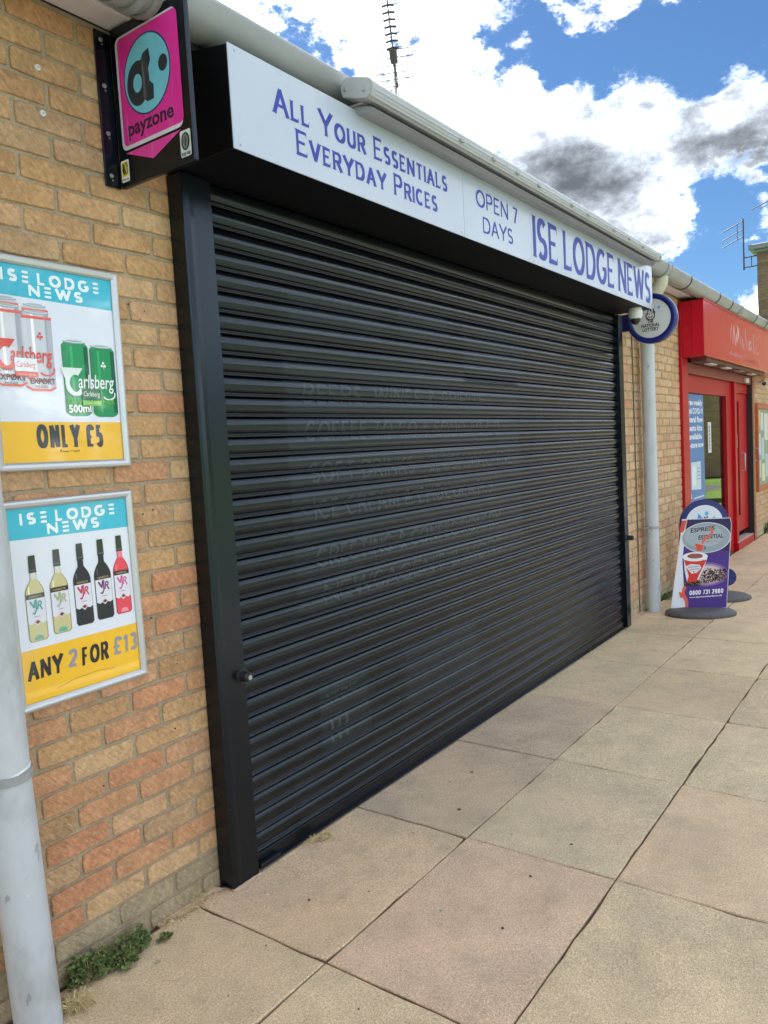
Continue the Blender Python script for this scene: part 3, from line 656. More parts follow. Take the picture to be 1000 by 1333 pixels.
# see-through traces of the window lettering behind the perforated slats
class Ghost(Canvas):
    def poly(s, pts, col, layer, rgb=False):
        pts = [(p[0], p[1]) for p in pts]
        lo = min(p[1] for p in pts); hi = max(p[1] for p in pts)
        z = lo; cuts = []
        k0 = math.floor((lo-Z0)/PITCH)
        while True:
            cand = []
            for k in range(int(k0), int(k0)+30):
                base = Z0+k*PITCH
                cand += [base+.0155+.057*(.5-.5*math.cos(math.pi*i/16)) for i in range(17)]
            break
        cuts = [lo]+[c for c in cand if lo < c < hi]+[hi]
        def clip(poly, h, keep_above):
            out = []
            for i in range(len(poly)):
                a, b_ = poly[i], poly[(i+1) % len(poly)]
                ia = (a[1] >= h) if keep_above else (a[1] <= h); ib = (b_[1] >= h) if keep_above else (b_[1] <= h)
                if ia: out.append(a)
                if ia != ib:
                    t_ = (h-a[1])/(b_[1]-a[1]); out.append((a[0]+t_*(b_[0]-a[0]), h))
            return out
        for c0, c1 in zip(cuts[:-1], cuts[1:]):
            zm = ((c0+c1)/2-Z0) % PITCH
            if zm < .0155 or zm > .0725: continue
            q = clip(clip(pts, c0, True), c1, False)
            if len(q) < 3: continue
            base = Z0+math.floor(((c0+c1)/2-Z0)/PITCH)*PITCH
            s.k = (s.k+1) % 7
            s.mb.add([(p[0], slat_y(p[1]-base)-.00035-.00015*layer-s.k*.00002, p[1]) for p in q], [tuple(range(len(q)))])
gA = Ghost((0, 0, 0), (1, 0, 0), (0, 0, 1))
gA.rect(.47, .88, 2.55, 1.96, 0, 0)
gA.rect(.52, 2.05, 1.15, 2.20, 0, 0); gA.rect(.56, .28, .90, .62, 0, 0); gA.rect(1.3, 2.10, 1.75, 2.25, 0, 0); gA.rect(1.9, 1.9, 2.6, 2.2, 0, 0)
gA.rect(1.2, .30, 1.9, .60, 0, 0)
gA.build('pale_patch', M_['ghost2'], sh)  # slightly paler rectangles laid on the slats beneath the lettering
gB = Ghost((0, 0, 0), (1, 0, 0), (0, 0, 1))
for txt, x, z, w in (('• BEERS, WINES & SPIRITS', .50, 1.765, 1.62), ('• COFFEE TO GO & FOOD TO GO', .51, 1.612, 1.78), ('• SOFT DRINKS - SLUSH MACHINE', .52, 1.440, 1.92),
                     ('• ICE CREAM & CHOCOLATES', .53, 1.285, 1.64), ('• GREETING & CONFECTIONERY', .53, 1.085, 1.72), ('• NEWSAGENT & MORE', .54, .93, 1.72)):
    gB.strokes(txt, x, z, .082, 0, 3, tv=.15, th=.13, gap=.16, width=w, serif=0)
gB.strokes('NEWS', .60, .50, .05, 0, 2, tv=.2, th=.18, width=.22)
for k in range(3): gB.rect(.62+k*.05, .33, .64+k*.05, .45, 0, 2)
gB.build('window_lettering', M_['ghost'], sh, 'stuff')

# ------------------------------------------------------------------ main fascia sign
sg = empty('shop_sign', (2.2, -.17, 2.53), 'long white shop sign lettered ISE LODGE NEWS above the black shutter', 'sign')
b = MB(); b.box(.001, 4.384, -.3335, -.003, 2.532, 2.912, .003)
b.v = [(x, y, z if z < 2.8 or y > -.17 else z-.062) for x, y, z in b.v]
bx_ = b.build('sign_box', M_['boxblack'], sg)
for a, b_ in ((.0, 1.460), (1.462, 2.196), (2.198, 4.386)):
    b = MB(); b.box(a, b_, -.3385, -.3345, 2.5305, 2.852, .001); p_ = b.build('sign_panel', M_['panel'], sg)
    for x in (a+.03, b_-.03):
        for z in (2.548, 2.836):
            s_ = MB(); s_.tube([(x, -.3385, z), (x, -.3405, z)], .0042, 8); s_.build('screw', M_['steel'], p_)
BL = (70, 78, 168)
C = Canvas((0, -.3387, 0), (1, 0, 0), (0, 0, 1))
NVY = (44, 60, 158)
C.strokes('All Your Essentials', .192, 2.700, .086, NVY, 1, small=.067, tv=.175, th=.115, gap=.12, space=.50, serif=.85, width=1.125)
C.build('lettering', M_['print'], sg); C = Canvas((0, -.3387, 0), (1, 0, 0), (0, 0, 1))
C.strokes('Everyday Prices', .298, 2.592, .086, NVY, 1, small=.067, tv=.175, th=.115, gap=.12, space=.50, serif=.85, width=.925)
C.build('lettering', M_['print'], sg); C = Canvas((0, -.3387, 0), (1, 0, 0), (0, 0, 1))
C.strokes('OPEN 7', 1.585, 2.702, .081, NVY, 1, tv=.155, th=.12, gap=.15, width=.45, serif=0)
C.build('lettering', M_['print'], sg); C = Canvas((0, -.3387, 0), (1, 0, 0), (0, 0, 1))
C.strokes('DAYS', 1.645, 2.586, .077, NVY, 1, tv=.145, th=.115, gap=.13, width=.325, serif=0)
C.build('lettering', M_['print'], sg); C = Canvas((0, -.3387, 0), (1, 0, 0), (0, 0, 1))
C.strokes('ISE LODGE NEWS', 2.222, 2.570, .222, NVY, 1, tv=.18, th=.105, gap=.09, space=.32, width=2.112, serif=.66)
C.build('lettering', M_['print'], sg); C = Canvas((0, -.3387, 0), (1, 0, 0), (0, 0, 1))


# ------------------------------------------------------------------ retractable awning cassette
aw = empty('awning', (2.4, -.38, 2.85), 'closed off white awning cassette mounted above the white shop sign', 'awning')
AP = [(-.309, 2.925), (-.311, 2.900), (-.320, 2.884), (-.40, 2.858), (-.432, 2.850), (-.447, 2.858), (-.456, 2.884), (-.454, 2.908), (-.440, 2.924), (-.36, 2.950), (-.335, 2.955), (-.318, 2.945)]
acx, acz = -.378, 2.902
def inset(pr, k): return [(acx+(p[0]-acx)*k, acz+(p[1]-acz)*k) for p in pr]
def ribbed(pr):
    out = []
    for i, p in enumerate(pr):
        q = pr[(i+1) % len(pr)]; L = math.hypot(q[0]-p[0], q[1]-p[1]); n = max(1, int(L/.006))
        for j in range(n):
            f = j/n; k = 1.0 if j % 2 == 0 else .985
            x, z = p[0]+(q[0]-p[0])*f, p[1]+(q[1]-p[1])*f
            out.append((acx+(x-acx)*k, acz+(z-acz)*k))
    return out
AX0, AX1 = .605, 4.26
b = MB(); b.prism(ribbed(inset(AP, .965)), AX0+.028, AX1-.03, 'x'); b.build('cassette', M_['awning'], aw)
for a, b_, nm in ((AX0, AX0+.030, 1), (AX1-.032, AX1, -1)):
    b = MB(); b.prism(AP, a+.004, b_-.004, 'x'); b.prism(inset(AP, .93), a, b_, 'x'); o = b.build('end_cap', M_['awning'], aw)
    for y, z in ((-.332, 2.912), (-.418, 2.887)):
        s_ = MB(); xx = a if nm == 1 else b_; s_.tube([(xx-.0005*nm, y, z), (xx-.003*nm, y, z)], [.0085, .007], 12); sc_ = s_.build('screw', M_['steel'], o)
b = MB(); b.prism([(-.30, 2.872), (-.405, 2.846), (-.425, 2.835), (-.395, 2.826), (-.30, 2.845)], AX0+.05, AX1-.05, 'x'); b.build('front_rail', M_['pvc'], aw)
for k, x in enumerate((.66, 1.45, 2.25, 3.05, 3.85)):
    b = MB(); b.box(x, x+.035, -.40, -.15, 2.868, 2.876, .001); b.box(x+.06, x+.09, -.38, -.15, 2.866, 2.874, .001); b.box(x-.01, x+.1, -.19, -.182, 2.80, 2.92, .001); b.build('mounting_bracket', M_['whitepvc'], aw)
for k, x in enumerate((1.25, 1.55, 1.80, 2.05, 2.5, 2.75, 3.2, 3.5, 3.8)):
    b = MB(); b.box(x, x+.03, -.459, -.445, 2.874, 2.888, .002); b.build('drain_clip', M_['pvc'], aw)

# ------------------------------------------------------------------ projecting payment sign
ps = empty('projecting_sign', (-.19, -.18, 2.44), 'pink and blue projecting payzone sign in black frame beside the shutter', 'sign')
b = MB(); b.box(-.243, -.187, -.010, -.002, 2.437, 2.912, .001); br = b.build('wall_flange', M_['black'], ps)
for z in (2.47, 2.60, 2.745, 2.885):
    s_ = MB(); s_.tube([(-.222, -.0105, z), (-.222, -.0135, z)], [.0075, .006], 10); s_.build('screw', M_['steel'], br)
    s_ = MB(); s_.tube([(-.219, -.0105, z-.013), (-.219, -.0112, z-.013)], .003, 8); s_.build('screw_hole', M_['steel'], br)
b = MB(); b.box(-.190, -.172, -.366, -.011, 2.437, 2.925, .003)
b.v = [(x, y, z if z < 2.8 or y > -.1 else z-.012) for x, y, z in b.v]
b.build('sign_panel', M_['black'], ps)
C = Canvas((-.1908, -.011, 2.44), (0, -1, 0), (0, 0, 1))   # u = distance from the wall, v = height above the sign's foot
def rrect(u0, v0, u1, v1, r):
    o = []
    for cx_, cy_, a in ((u1-r, v0+r, 270), (u1-r, v1-r, 0), (u0+r, v1-r, 90), (u0+r, v0+r, 180)): o += arc(cx_, cy_, r, r, a, a+90, 5)
    return o
def skew(pts, k, u0): return [(p[0], p[1]+k*(p[0]-u0)) for p in pts]
C.poly(rrect(.026, .104, .318, .446, .022), (205, 205, 215), 1)
C.poly(rrect(.036, .116, .322, .440, .018), (214, 44, 148), 2)
C.poly([(.040, .096), (.306, .096), (.172, .048)], (214, 60, 150), 2)
C.disc(.170, .300, .112, .118, (28, 50, 90), 3, 40); C.disc(.170, .300, .107, .113, (110, 190, 212), 4, 40)
C.disc(.128, .283, .054, .066, (38, 48, 58), 5, 30); C.disc(.126, .283, .021, .027, (110, 190, 212), 7, 24)
C.poly([(.135, .330), (.160, .362), (.188, .368), (.192, .332), (.180, .312), (.180, .276), (.200, .258), (.197, .218), (.165, .218), (.140, .240)], (38, 48, 58), 6)
C.disc(.201, .297, .019, .025, (110, 190, 212), 7, 20)
C.disc(.248, .306, .021, .024, (38, 48, 58), 5, 24)
C.font('payzone', .062, .142, .062, (52, 26, 56), 4, width=.218, bold=.025)
C.poly(rrect(.010, .012, .050, .078, .005), (235, 235, 225), 2); C.rect(.014, .030, .046, .073, (225, 205, 40), 3)
C.line([(.020, .068), (.026, .050), (.020, .052), (.026, .034)], .005, (20, 20, 20), 4); C.ring(.036, .052, .008, .016, .003, (20, 20, 20), 4); C.line([(.032, .040), (.042, .066)], .002, (20, 20, 20), 5)
C.font('electric gas', .013, .017, .010, (20, 20, 20), 4, width=.034, bold=.01)
C.poly(rrect(.298, .014, .345, .090, .006), (195, 205, 200), 2); C.disc(.3215, .058, .0185, .026, (40, 46, 50), 3); C.ring(.3215, .058, .010, .018, .002, (150, 155, 155), 4)
C.line([(.318, .035), (.318, .080)], .0035, (110, 120, 120), 5); C.line([(.326, .035), (.326, .080)], .0035, (110, 120, 120), 5)
C.font('top up', .302, .019, .016, (30, 34, 36), 4, width=.039, bold=.02)
C.build('printed_face', M_['film'], ps)

# ------------------------------------------------------------------ poster frames
def poster_frame(name, x0, x1, z0, z1, label, rot):
    cx_, cz_ = (x0+x1)/2, (z0+z1)/2; w, h = x1-x0, z1-z0
    root = empty(name, (cx_, -.002, z0), label, 'poster frame', 'silver snap frames on the left brick wall')
    root.rotation_euler = (0, rot, 0)
    Mx = Matrix.Translation((cx_, 0, cz_)) @ Matrix.Rotation(rot, 4, 'Y') @ Matrix.Translation((-cx_, 0, -cz_))
    t_ = .024
    prof = [(0, -.003), (0, -.012), (.004, -.0165), (.010, -.018), (.018, -.016), (.0235, -.0115), (.024, -.004)]
    def rail(p0, p1, inn):
        """p0->p1 outer corners, inn unit inward (x,z)"""
        dx, dz = p1[0]-p0[0], p1[1]-p0[1]; L = math.hypot(dx, dz); dx /= L; dz /= L
        b = MB(); a = []; c = []
        for d, y in prof:
            a.append(Mx @ Vector((p0[0]+dx*d+inn[0]*d, y, p0[1]+dz*d+inn[1]*d))); c.append(Mx @ Vector((p1[0]-dx*d+inn[0]*d, y, p1[1]-dz*d+inn[1]*d)))
        n = len(prof); b.add(a+c, [(i, i+1, n+i+1, n+i) for i in range(n-1)], smooth=False)
        b.build('frame_rail', M_['silver'], root)
    rail((x0, z0), (x1, z0), (0, 1)); rail((x1, z0), (x1, z1), (-1, 0)); rail((x1, z1), (x0, z1), (0, -1)); rail((x0, z1), (x0, z0), (1, 0))
    b = MB(); b.box(x0+.003, x1-.003, -.0052, -.0025, z0+.003, z1-.003, 0, M=Mx); b.build('backing', M_['grime'], root)
    iw, ih = w-2*t_, h-2*t_
    U = Mx.to_3x3() @ Vector((1, 0, 0)); V = Mx.to_3x3() @ Vector((0, 0, 1))
    C = Canvas(Mx @ Vector((x0+t_, -.0056, z0+t_)), U, V); C.w = iw; C.h = ih
    return root, C
def ise_header(C, tilt):
    w, h = C.w, C.h
    C.poly([(0, h-.088), (w, h-.094+tilt), (w, h), (0, h)], (62, 186, 212), 2)
    C.strokes('IS≡ LODG≡', .035, h-.048, .034, (235, 245, 248), 3, tv=.23, th=.21, gap=.36, space=.30, width=w-.075)
    C.strokes('N≡WS', w*.30, h-.083, .032, (235, 245, 248), 3, tv=.23, th=.21, gap=.36, width=w*.44)
def can(C, u, v, w, h, body, shade, rim, trim):
    C.poly([(u+.08*w, v+.02*h), (u+.2*w, v), (u+.8*w, v), (u+.92*w, v+.02*h), (u+w, v+.05*h), (u+w, v+.92*h), (u+.9*w, v+.955*h), (u+.1*w, v+.955*h), (u, v+.92*h), (u, v+.05*h)], body, 3)
    for k in range(3): C.rect(u+w*(.0+.055*k), v+.06*h, u+w*(.055+.055*k), v+.91*h, tuple(int(body[i]*(.70+.1*k)+shade[i]*(.30-.1*k)) for i in range(3)), 4)
    C.rect(u+w*.84, v+.06*h, u+w, v+.91*h, shade, 4); C.rect(u+w*.30, v+.06*h, u+w*.40, v+.91*h, tuple(min(255, int(c*1.14+10)) for c in body), 4)
    if trim: C.poly([(u, v+.885*h), (u+w, v+.885*h), (u+w, v+.92*h), (u, v+.92*h)], trim, 5); C.poly([(u, v+.05*h), (u+.2*w, v+.012*h), (u+.8*w, v+.012*h), (u+w, v+.05*h), (u+w, v+.075*h), (u+.8*w, v+.04*h), (u+.2*w, v+.04*h), (u, v+.075*h)], trim, 5)
    C.disc(u+w/2, v+.965*h, w*.44, .022*h, (150, 170, 172), 5, 20); C.disc(u+w/2, v+.972*h, w*.40, .018*h, (225, 232, 235), 6, 20); C.disc(u+w/2, v+.975*h, w*.33, .012*h, (170, 185, 190), 7, 20)
def script_c(C, u, v, s, col, layer):
    # the swash capital and tail of the beer script
    for q in thick(arc(u+.42*s, v+.40*s, .36*s, .44*s, 60, 325, 18), .17*s, .13*s, False): C.poly(q, col, layer)
    C.poly([(u-.22*s, v+1.02*s), (u+.78*s, v+1.02*s), (u+.60*s, v+.76*s), (u+.18*s, v+.70*s), (u-.02*s, v+.52*s)], col, layer+1)
    C.line(arc(u+1.95*s, v-.02*s, .30*s, .22*s, 20, -150, 10), .05*s, col, layer)
P1R, P1 = poster_frame('poster_frame', -.678, -.237, 1.552, 2.164, 'upper silver wall frame holding a poster of beer cans priced ONLY £5', 0.006)
w, h = P1.w, P1.h
P1.rect(0, 0, w, h, (226, 232, 244), 1); ise_header(P1, 0)
P1.rect(0, 0, w, .118, (243, 190, 52), 2)
for (u, v) in ((-.001, .215), (.088, .205)):
    can(P1, u+.004, v+.026, .080, .232, (205, 210, 218), (165, 172, 184), 0, (232, 112, 100))
    can(P1, u, v, .092, .238, (218, 220, 227), (184, 186, 196), 0, (235, 106, 94))
can(P1, .206, .136, .088, .232, (40, 150, 92), (14, 96, 56), 0, None); P1.rect(.2955, .16, .2975, .35, (214, 224, 226), 9); can(P1, .299, .134, .088, .226, (34, 144, 84), (12, 92, 54), 0, None)
script_c(P1, .002, .272, .078, (226, 84, 74), 8); P1.font('arlsberg', .046, .290, .064, (226, 84, 74), 9, width=.128, shear=.15, bold=.012)
script_c(P1, .212, .206, .074, (228, 236, 232), 8); P1.font('arlsberg', .252, .222, .060, (230, 238, 234), 9, width=.126, shear=.15, bold=.012)
for q, (cu, cv, cc) in enumerate(((.140, .368, (226, 84, 74)), (.344, .296, (230, 238, 234)))):
    for a in (90, 210, 330): P1.disc(cu+.006*math.cos(R(a)), cv+.006*math.sin(R(a)), .0045, .0045, cc, 8, 8)
    P1.line([(cu, cv-.003), (cu+.002, cv-.014)], .0015, cc, 8)
P1.rect(.056, .262, .124, .300, (232, 236, 242), 11); P1.font('Carlsberg', .062, .274, .024, (220, 84, 74), 12, width=.056, shear=.2); P1.rect(.056, .247, .124, .261, (232, 100, 88), 12)
P1.font('ALCOHOL 5.0% VOL', .062, .2505, .008, (245, 240, 240), 13, width=.056)
P1.font('PREMIUM', .020, .262, .010, (90, 98, 112), 9, width=.03); P1.font('EXPØRT', .002, .236, .024, (66, 76, 94), 9, width=.086, bold=.01); P1.font('EXPØRT', .100, .228, .024, (66, 76, 94), 9, width=.078, bold=.01)
P1.font('PILSNER', .024, .224, .010, (90, 98, 112), 9, width=.038); P1.font('PILSNER', .116, .217, .010, (90, 98, 112), 9, width=.038)
P1.rect(.262, .186, .328, .218, (20, 104, 62), 11); P1.font('Carlsberg', .267, .197, .021, (235, 240, 238), 12, width=.056, shear=.2); P1.rect(.262, .168, .328, .184, (120, 196, 66), 12)
P1.font('ALCOHOL 3.8% VOL', .267, .1735, .008, (240, 245, 235), 13, width=.056)
P1.font('PILSN', .212, .174, .020, (110, 200, 70), 9, width=.045); P1.font('NER', .334, .174, .020, (110, 200, 70), 9, width=.042); P1.font('500ml', .214, .146, .032, (245, 248, 246), 9, width=.076, bold=.03, slope=.05)
P1.strokes('ONLY £5', .105, .042, .067, (64, 66, 72), 4, tv=.185, th=.13, gap=.10, space=.26, wx=.62, width=.218)
P1.line([(.176, .030), (.181, .036), (.176, .033), (.180, .027)], .0012, (60, 50, 40), 4)
P1.line([(.182, .028), (.187, .031), (.190, .028), (.194, .031), (.198, .028), (.203, .031)], .0012, (60, 50, 40), 4); P1.line([(.208, .031), (.216, .031)], .0014, (60, 50, 40), 4); P1.line([(.219, .032), (.224, .028), (.228, .032), (.232, .029), (.238, .032), (.239, .028)], .0013, (60, 50, 40), 4)
P1.build('printed_poster', M_['posterprint'], P1R)
P2R, P2 = poster_frame('poster_frame', -.684, -.243, .858, 1.472, 'lower silver wall frame holding a poster of five wine bottles ANY 2 FOR £13', -0.010)
w, h = P2.w, P2.h
P2.rect(0, 0, w, h, (226, 231, 241), 1); ise_header(P2, 0)
P2.rect(0, 0, w, .155, (246, 192, 34), 2)
def bottle(C, u, v, w, h, glass, neck, cap, mono, wine, punt):
    c = u+w/2
    body = [(c-w/2, v+.03*h), (c-w*.4, v), (c+w*.4, v), (c+w/2, v+.03*h), (c+w/2, v+.56*h)] + [(c+w*(.5-.33*t_**1.6 if t_ < 1 else .17), v+(.56+.16*t_)*h) for t_ in (.25, .5, .75, 1)]
    body += [(c+w*.15, v+.98*h), (c-w*.15, v+.98*h)] + [(c-w*(.5-.33*t_**1.6 if t_ < 1 else .17), v+(.56+.16*t_)*h) for t_ in (1, .75, .5, .25)] + [(c-w/2, v+.56*h)]
    C.poly(body, (60, 66, 60) if glass[0] < 60 else tuple(int(q*.7) for q in glass), 3)
    k = .90; cy2 = v+.5*h
    C.poly([(c+(p[0]-c)*k, cy2+(p[1]-cy2)*(.985)) for p in body], glass, 4)
    if neck: C.poly([(c-w*.13, v+.72*h), (c+w*.13, v+.72*h), (c+w*.13, v+.80*h), (c-w*.13, v+.80*h)], neck, 5)
    C.poly([(c-w*.19, v+.80*h), (c+w*.19, v+.80*h), (c+w*.17, v+h), (c-w*.17, v+h)], cap, 6); C.rect(c-w*.19, v+.825*h, c+w*.19, v+.832*h, (120, 118, 112), 7)
    C.poly([(c-w*.47, v+.22*h), (c-w*.3, v+.20*h), (c-w*.16, v+.215*h), (c, v+.18*h), (c+w*.16, v+.215*h), (c+w*.3, v+.20*h), (c+w*.47, v+.22*h), (c+w*.47, v+.52*h), (c-w*.47, v+.52*h)], (222, 224, 232), 6)
    C.rect(c-w*.47, v+.50*h, c+w*.47, v+.555*h, (44, 42, 38), 7); C.font('HARDYS', c, v+.513*h, .022*h*1.6, (200, 180, 120), 8, width=w*.62, align='CENTER')
    C.line([(c-w*.30, v+.475*h), (c-w*.12, v+.40*h), (c-w*.03, v+.485*h)], w*.07, mono, 8); C.line([(c+w*.02, v+.49*h), (c-w*.02, v+.36*h), (c-w*.12, v+.325*h), (c-w*.22, v+.335*h)], w*.055, mono, 9)
    C.line([(c+w*.06, v+.37*h), (c+w*.12, v+.455*h)] + arc(c+w*.17, v+.44*h, w*.10, .022*h, 100, -90, 6) + [(c+w*.30, v+.36*h)], w*.055, mono, 8)
    C.line([(c-w*.16, v+.29*h), (c+w*.16, v+.29*h)], .0012, (90, 90, 96), 8)
    C.poly([(c-w*.15, v+.225*h), (c, v+.20*h), (c+w*.15, v+.225*h), (c, v+.25*h)], (168, 84, 56), 8); C.disc(c, v+.225*h, w*.05, w*.05, (70, 40, 30), 9, 8)
    if punt: C.poly([(c-w*.25, v+.02*h)] + arc(c, v+.02*h, w*.25, .055*h, 180, 0, 8)[1:], punt, 7)
    C.rect(c-w*.33, v+.56*h, c-w*.26, v+.64*h, tuple(min(255, q+45) for q in glass), 5)
BH = .252
for u, v, wd, hh, args in ((.030, .176, .060, BH, ((206, 200, 140), (214, 216, 204), (48, 50, 50), (60, 160, 148), 0, (110, 176, 150))), (.107, .183, .060, BH, ((206, 196, 140), (220, 220, 208), (48, 50, 50), (176, 184, 140), 0, (90, 180, 160))),
                           (.184, .190, .060, BH, ((34, 38, 42), None, (52, 54, 56), (206, 44, 90), 0, None)), (.256, .193, .060, BH, ((32, 36, 40), None, (44, 46, 48), (120, 44, 110), 0, None)),
                           (.325, .196, .058, BH, ((232, 74, 88), (240, 130, 140), (44, 46, 48), (214, 90, 150), 0, (240, 150, 160)))):
    bottle(P2, u, v, wd, hh, *args)
P2.strokes('ANY', .014, .066, .056, (34, 32, 34), 4, tv=.165, th=.15, gap=.10, wx=.66, width=.110, shear=.06)
P2.strokes('2', .143, .072, .054, (150, 150, 158), 4, tv=.165, th=.15, gap=.10, wx=.66, width=.030, shear=.06)
P2.strokes('FOR', .188, .066, .056, (34, 32, 34), 4, tv=.165, th=.15, gap=.10, wx=.66, width=.092, shear=.06)
P2.strokes('£13', .296, .070, .056, (150, 150, 158), 4, tv=.165, th=.15, gap=.12, wx=.66, width=.092, shear=.06)
P2.line([(.10, .022), (.16, .034), (.24, .038), (.30, .030)], .0010, (150, 110, 30), 4)
P2.build('printed_poster', M_['posterprint'], P2R)

# ------------------------------------------------------------------ rainwater downpipes
lp = empty('downpipe', (-.757, -.1, 0), 'thick pale grey downpipe with scratches at the left edge by the posters', 'downpipe')
b = MB(); b.tube([(-.756, -.102, .001), (-.778, -.100, .70), (-.784, -.100, 1.3), (-.786, -.10, 2.93)], [.062, .0615, .0605, .0605], 32, caps=True); pp = b.build('pipe', M_['pipe'], lp)
b = MB(); b.tube([(-.7785, -.1, .728), (-.779, -.1, .752)], .0665, 32); o = b.build('clip_band', M_['pvc'], lp)
b = MB(); b.tube([(-.7785, -.1, .752), (-.7795, -.1, .757)], [.064, .0625], 32); b.build('ragged_paint', M_['whiteplastic'], lp)
rp = empty('downpipe', (5.07, -.085, 0), 'pale grey downpipe between the black shutter and the red shop', 'downpipe')
b = MB(); b.tube([(5.045, -.085, .001), (5.06, -.085, 1.2), (5.07, -.085, 2.60)], .057, 28); b.build('pipe', M_['pipe'], rp)
b = MB(); b.tube([(5.054, -.085, .74), (5.054, -.085, .765)], .061, 28); o = b.build('clip_band', M_['pvc'], rp)
b = MB(); b.tube([(4.99, -.07, .752), (4.93, -.06, .752)], .012, 10); b.tube([(4.93, -.09, .752), (4.93, -.001, .752)], .009, 10); b.build('clip_bolt', M_['steel'], o)
b = MB(); b.tube([(5.07, -.085, 2.595), (5.07, -.09, 2.67), (5.07, -.12, 2.74), (5.07, -.185, 2.81), (5.07, -.215, 2.86), (5.07, -.215, 2.90)], .060, 24); b.build('swan_neck', M_['beige'], rp)
b = MB(); b.tube([(5.07, -.085, 2.585), (5.07, -.085, 2.62)], .065, 24); b.build('socket', M_['beige'], rp)
cw = empty('cable_conduit', (4.93, -.01, 0), 'thin brown cable clipped up the brick wall beside the right downpipe', 'cable')
b = MB(); b.tube([(4.90, -.006, .02), (4.905, -.006, 1.3), (4.90, -.006, 2.6)], .006, 8); b.build('cable', mat('brown_cable', (.16, .13, .09), .6), cw)

# ------------------------------------------------------------------ round lottery sign
ls = empty('projecting_sign', (4.66, -.25, 2.28), 'round white projecting lottery sign with a thick navy blue rim', 'sign')
LX_, LYc, LZc, LR = 4.62, -.265, 2.495, .198
ringp = [(LX_+x, r_) for x, r_ in ((-.030, LR-.046), (-.040, LR-.040), (-.046, LR-.014), (-.042, LR-.003), (-.02, LR), (.02, LR), (.042, LR-.003), (.046, LR-.014), (.04, LR-.040), (.03, LR-.046))]
n = 48; b = MB(); vs = []
for k in range(n):
    a = 2*math.pi*k/n
    for x, r_ in ringp: vs.append((x, LYc+r_*math.cos(a), LZc+r_*math.sin(a)))
m_ = len(ringp); fs = [(k*m_+j, k*m_+(j+1) % m_, ((k+1) % n)*m_+(j+1) % m_, ((k+1) % n)*m_+j) for k in range(n) for j in range(m_)]
b.add(vs, fs, smooth=True); b.build('rim', M_['navy'], ls)
b = MB(); b.tube([(LX_-.032, LYc, LZc), (LX_+.032, LYc, LZc)], LR-.044, 40, smooth=False); b.build('sign_face', M_['whiteplastic'], ls)
b = MB(); b.box(LX_-.03, LX_+.03, LYc+LR-.02, -.001, LZc-.075, LZc+.06, .003); b.build('wall_bracket', M_['navy'], ls)
C = Canvas((LX_-.0325, LYc, LZc), (0, -1, 0), (0, 0, 1))
DK = (28, 34, 50)
fc = (-.005, .030)
C.ring(fc[0], fc[1]-.004, .034, .036, .006, DK, 1, 150, 400, 20)
for a_, b2, c_ in (((-.028, .030), (-.020, .080), 0), ((-.020, .080), (-.006, .084), 0), ((-.006, .084), (.000, .050), 0)): C.line([a_, b2], .006, DK, 1)
C.line([(-.006, .06), (.010, .080), (.022, .068), (.016, .040)], .006, DK, 2); C.line([(.016, .050), (.030, .052), (.030, .030)], .005, DK, 3)
C.line(arc(fc[0], fc[1]-.006, .018, .016, 205, 335, 8), .004, DK, 2); C.disc(-.012, .036, .0035, .005, DK, 2, 8); C.disc(.004, .038, .0035, .005, DK, 2, 8)
C.line([(-.030, .005), (-.040, -.004)], .004, DK, 1)
C.poly([(.045, .082), (.058, .086), (.062, .098), (.068, .086), (.082, .084), (.070, .076), (.066, .062), (.060, .073)], (60, 176, 220), 1)
C.font('THE', -.005, -.034, .036, DK, 1, width=.045, bold=.03, align='CENTER'); C.font('NATIONAL', -.005, -.066, .036, DK, 1, width=.145, bold=.03, align='CENTER'); C.font('LOTTERY', -.005, -.098, .036, DK, 1, width=.130, bold=.03, align='CENTER')
C.build('printed_logo', M_['print'], ls)

# ------------------------------------------------------------------ security cameras
sc_ = empty('security_camera', (4.18, -.27, 2.49), 'small white dome camera under the right end of the shop sign', 'camera')
cx_, cy_, cz_ = 4.20, -.262, 2.485
b = MB(); b.tube([(cx_, cy_, 2.531), (cx_, cy_, 2.50), (cx_, cy_, 2.472), (cx_, cy_, 2.450)], [.046, .053, .053, .042], 24); b.build('dome_housing', M_['whiteplastic'], sc_)
b = MB(); b.tube([(cx_, cy_, 2.451), (cx_, cy_, 2.430), (cx_, cy_, 2.414), (cx_, cy_, 2.407)], [.039, .035, .022, .007], 20); b.build('lens_dome', M_['grime'], sc_)
s2 = empty('security_camera', (10.35, -.16, 2.22), 'white bullet camera under the red shop fascia at the right edge', 'camera')
b = MB(); b.tube([(10.34, -.001, 2.24), (10.34, -.08, 2.24)], .018, 12); b.build('arm', M_['whiteplastic'], s2)
b = MB(); b.tube([(10.42, -.10, 2.235), (10.20, -.15, 2.20)], .036, 18); b.build('body', M_['whiteplastic'], s2)
b = MB(); b.tube([(10.20, -.15, 2.20), (10.195, -.151, 2.199)], .028, 16); b.build('lens', M_['grime'], s2)

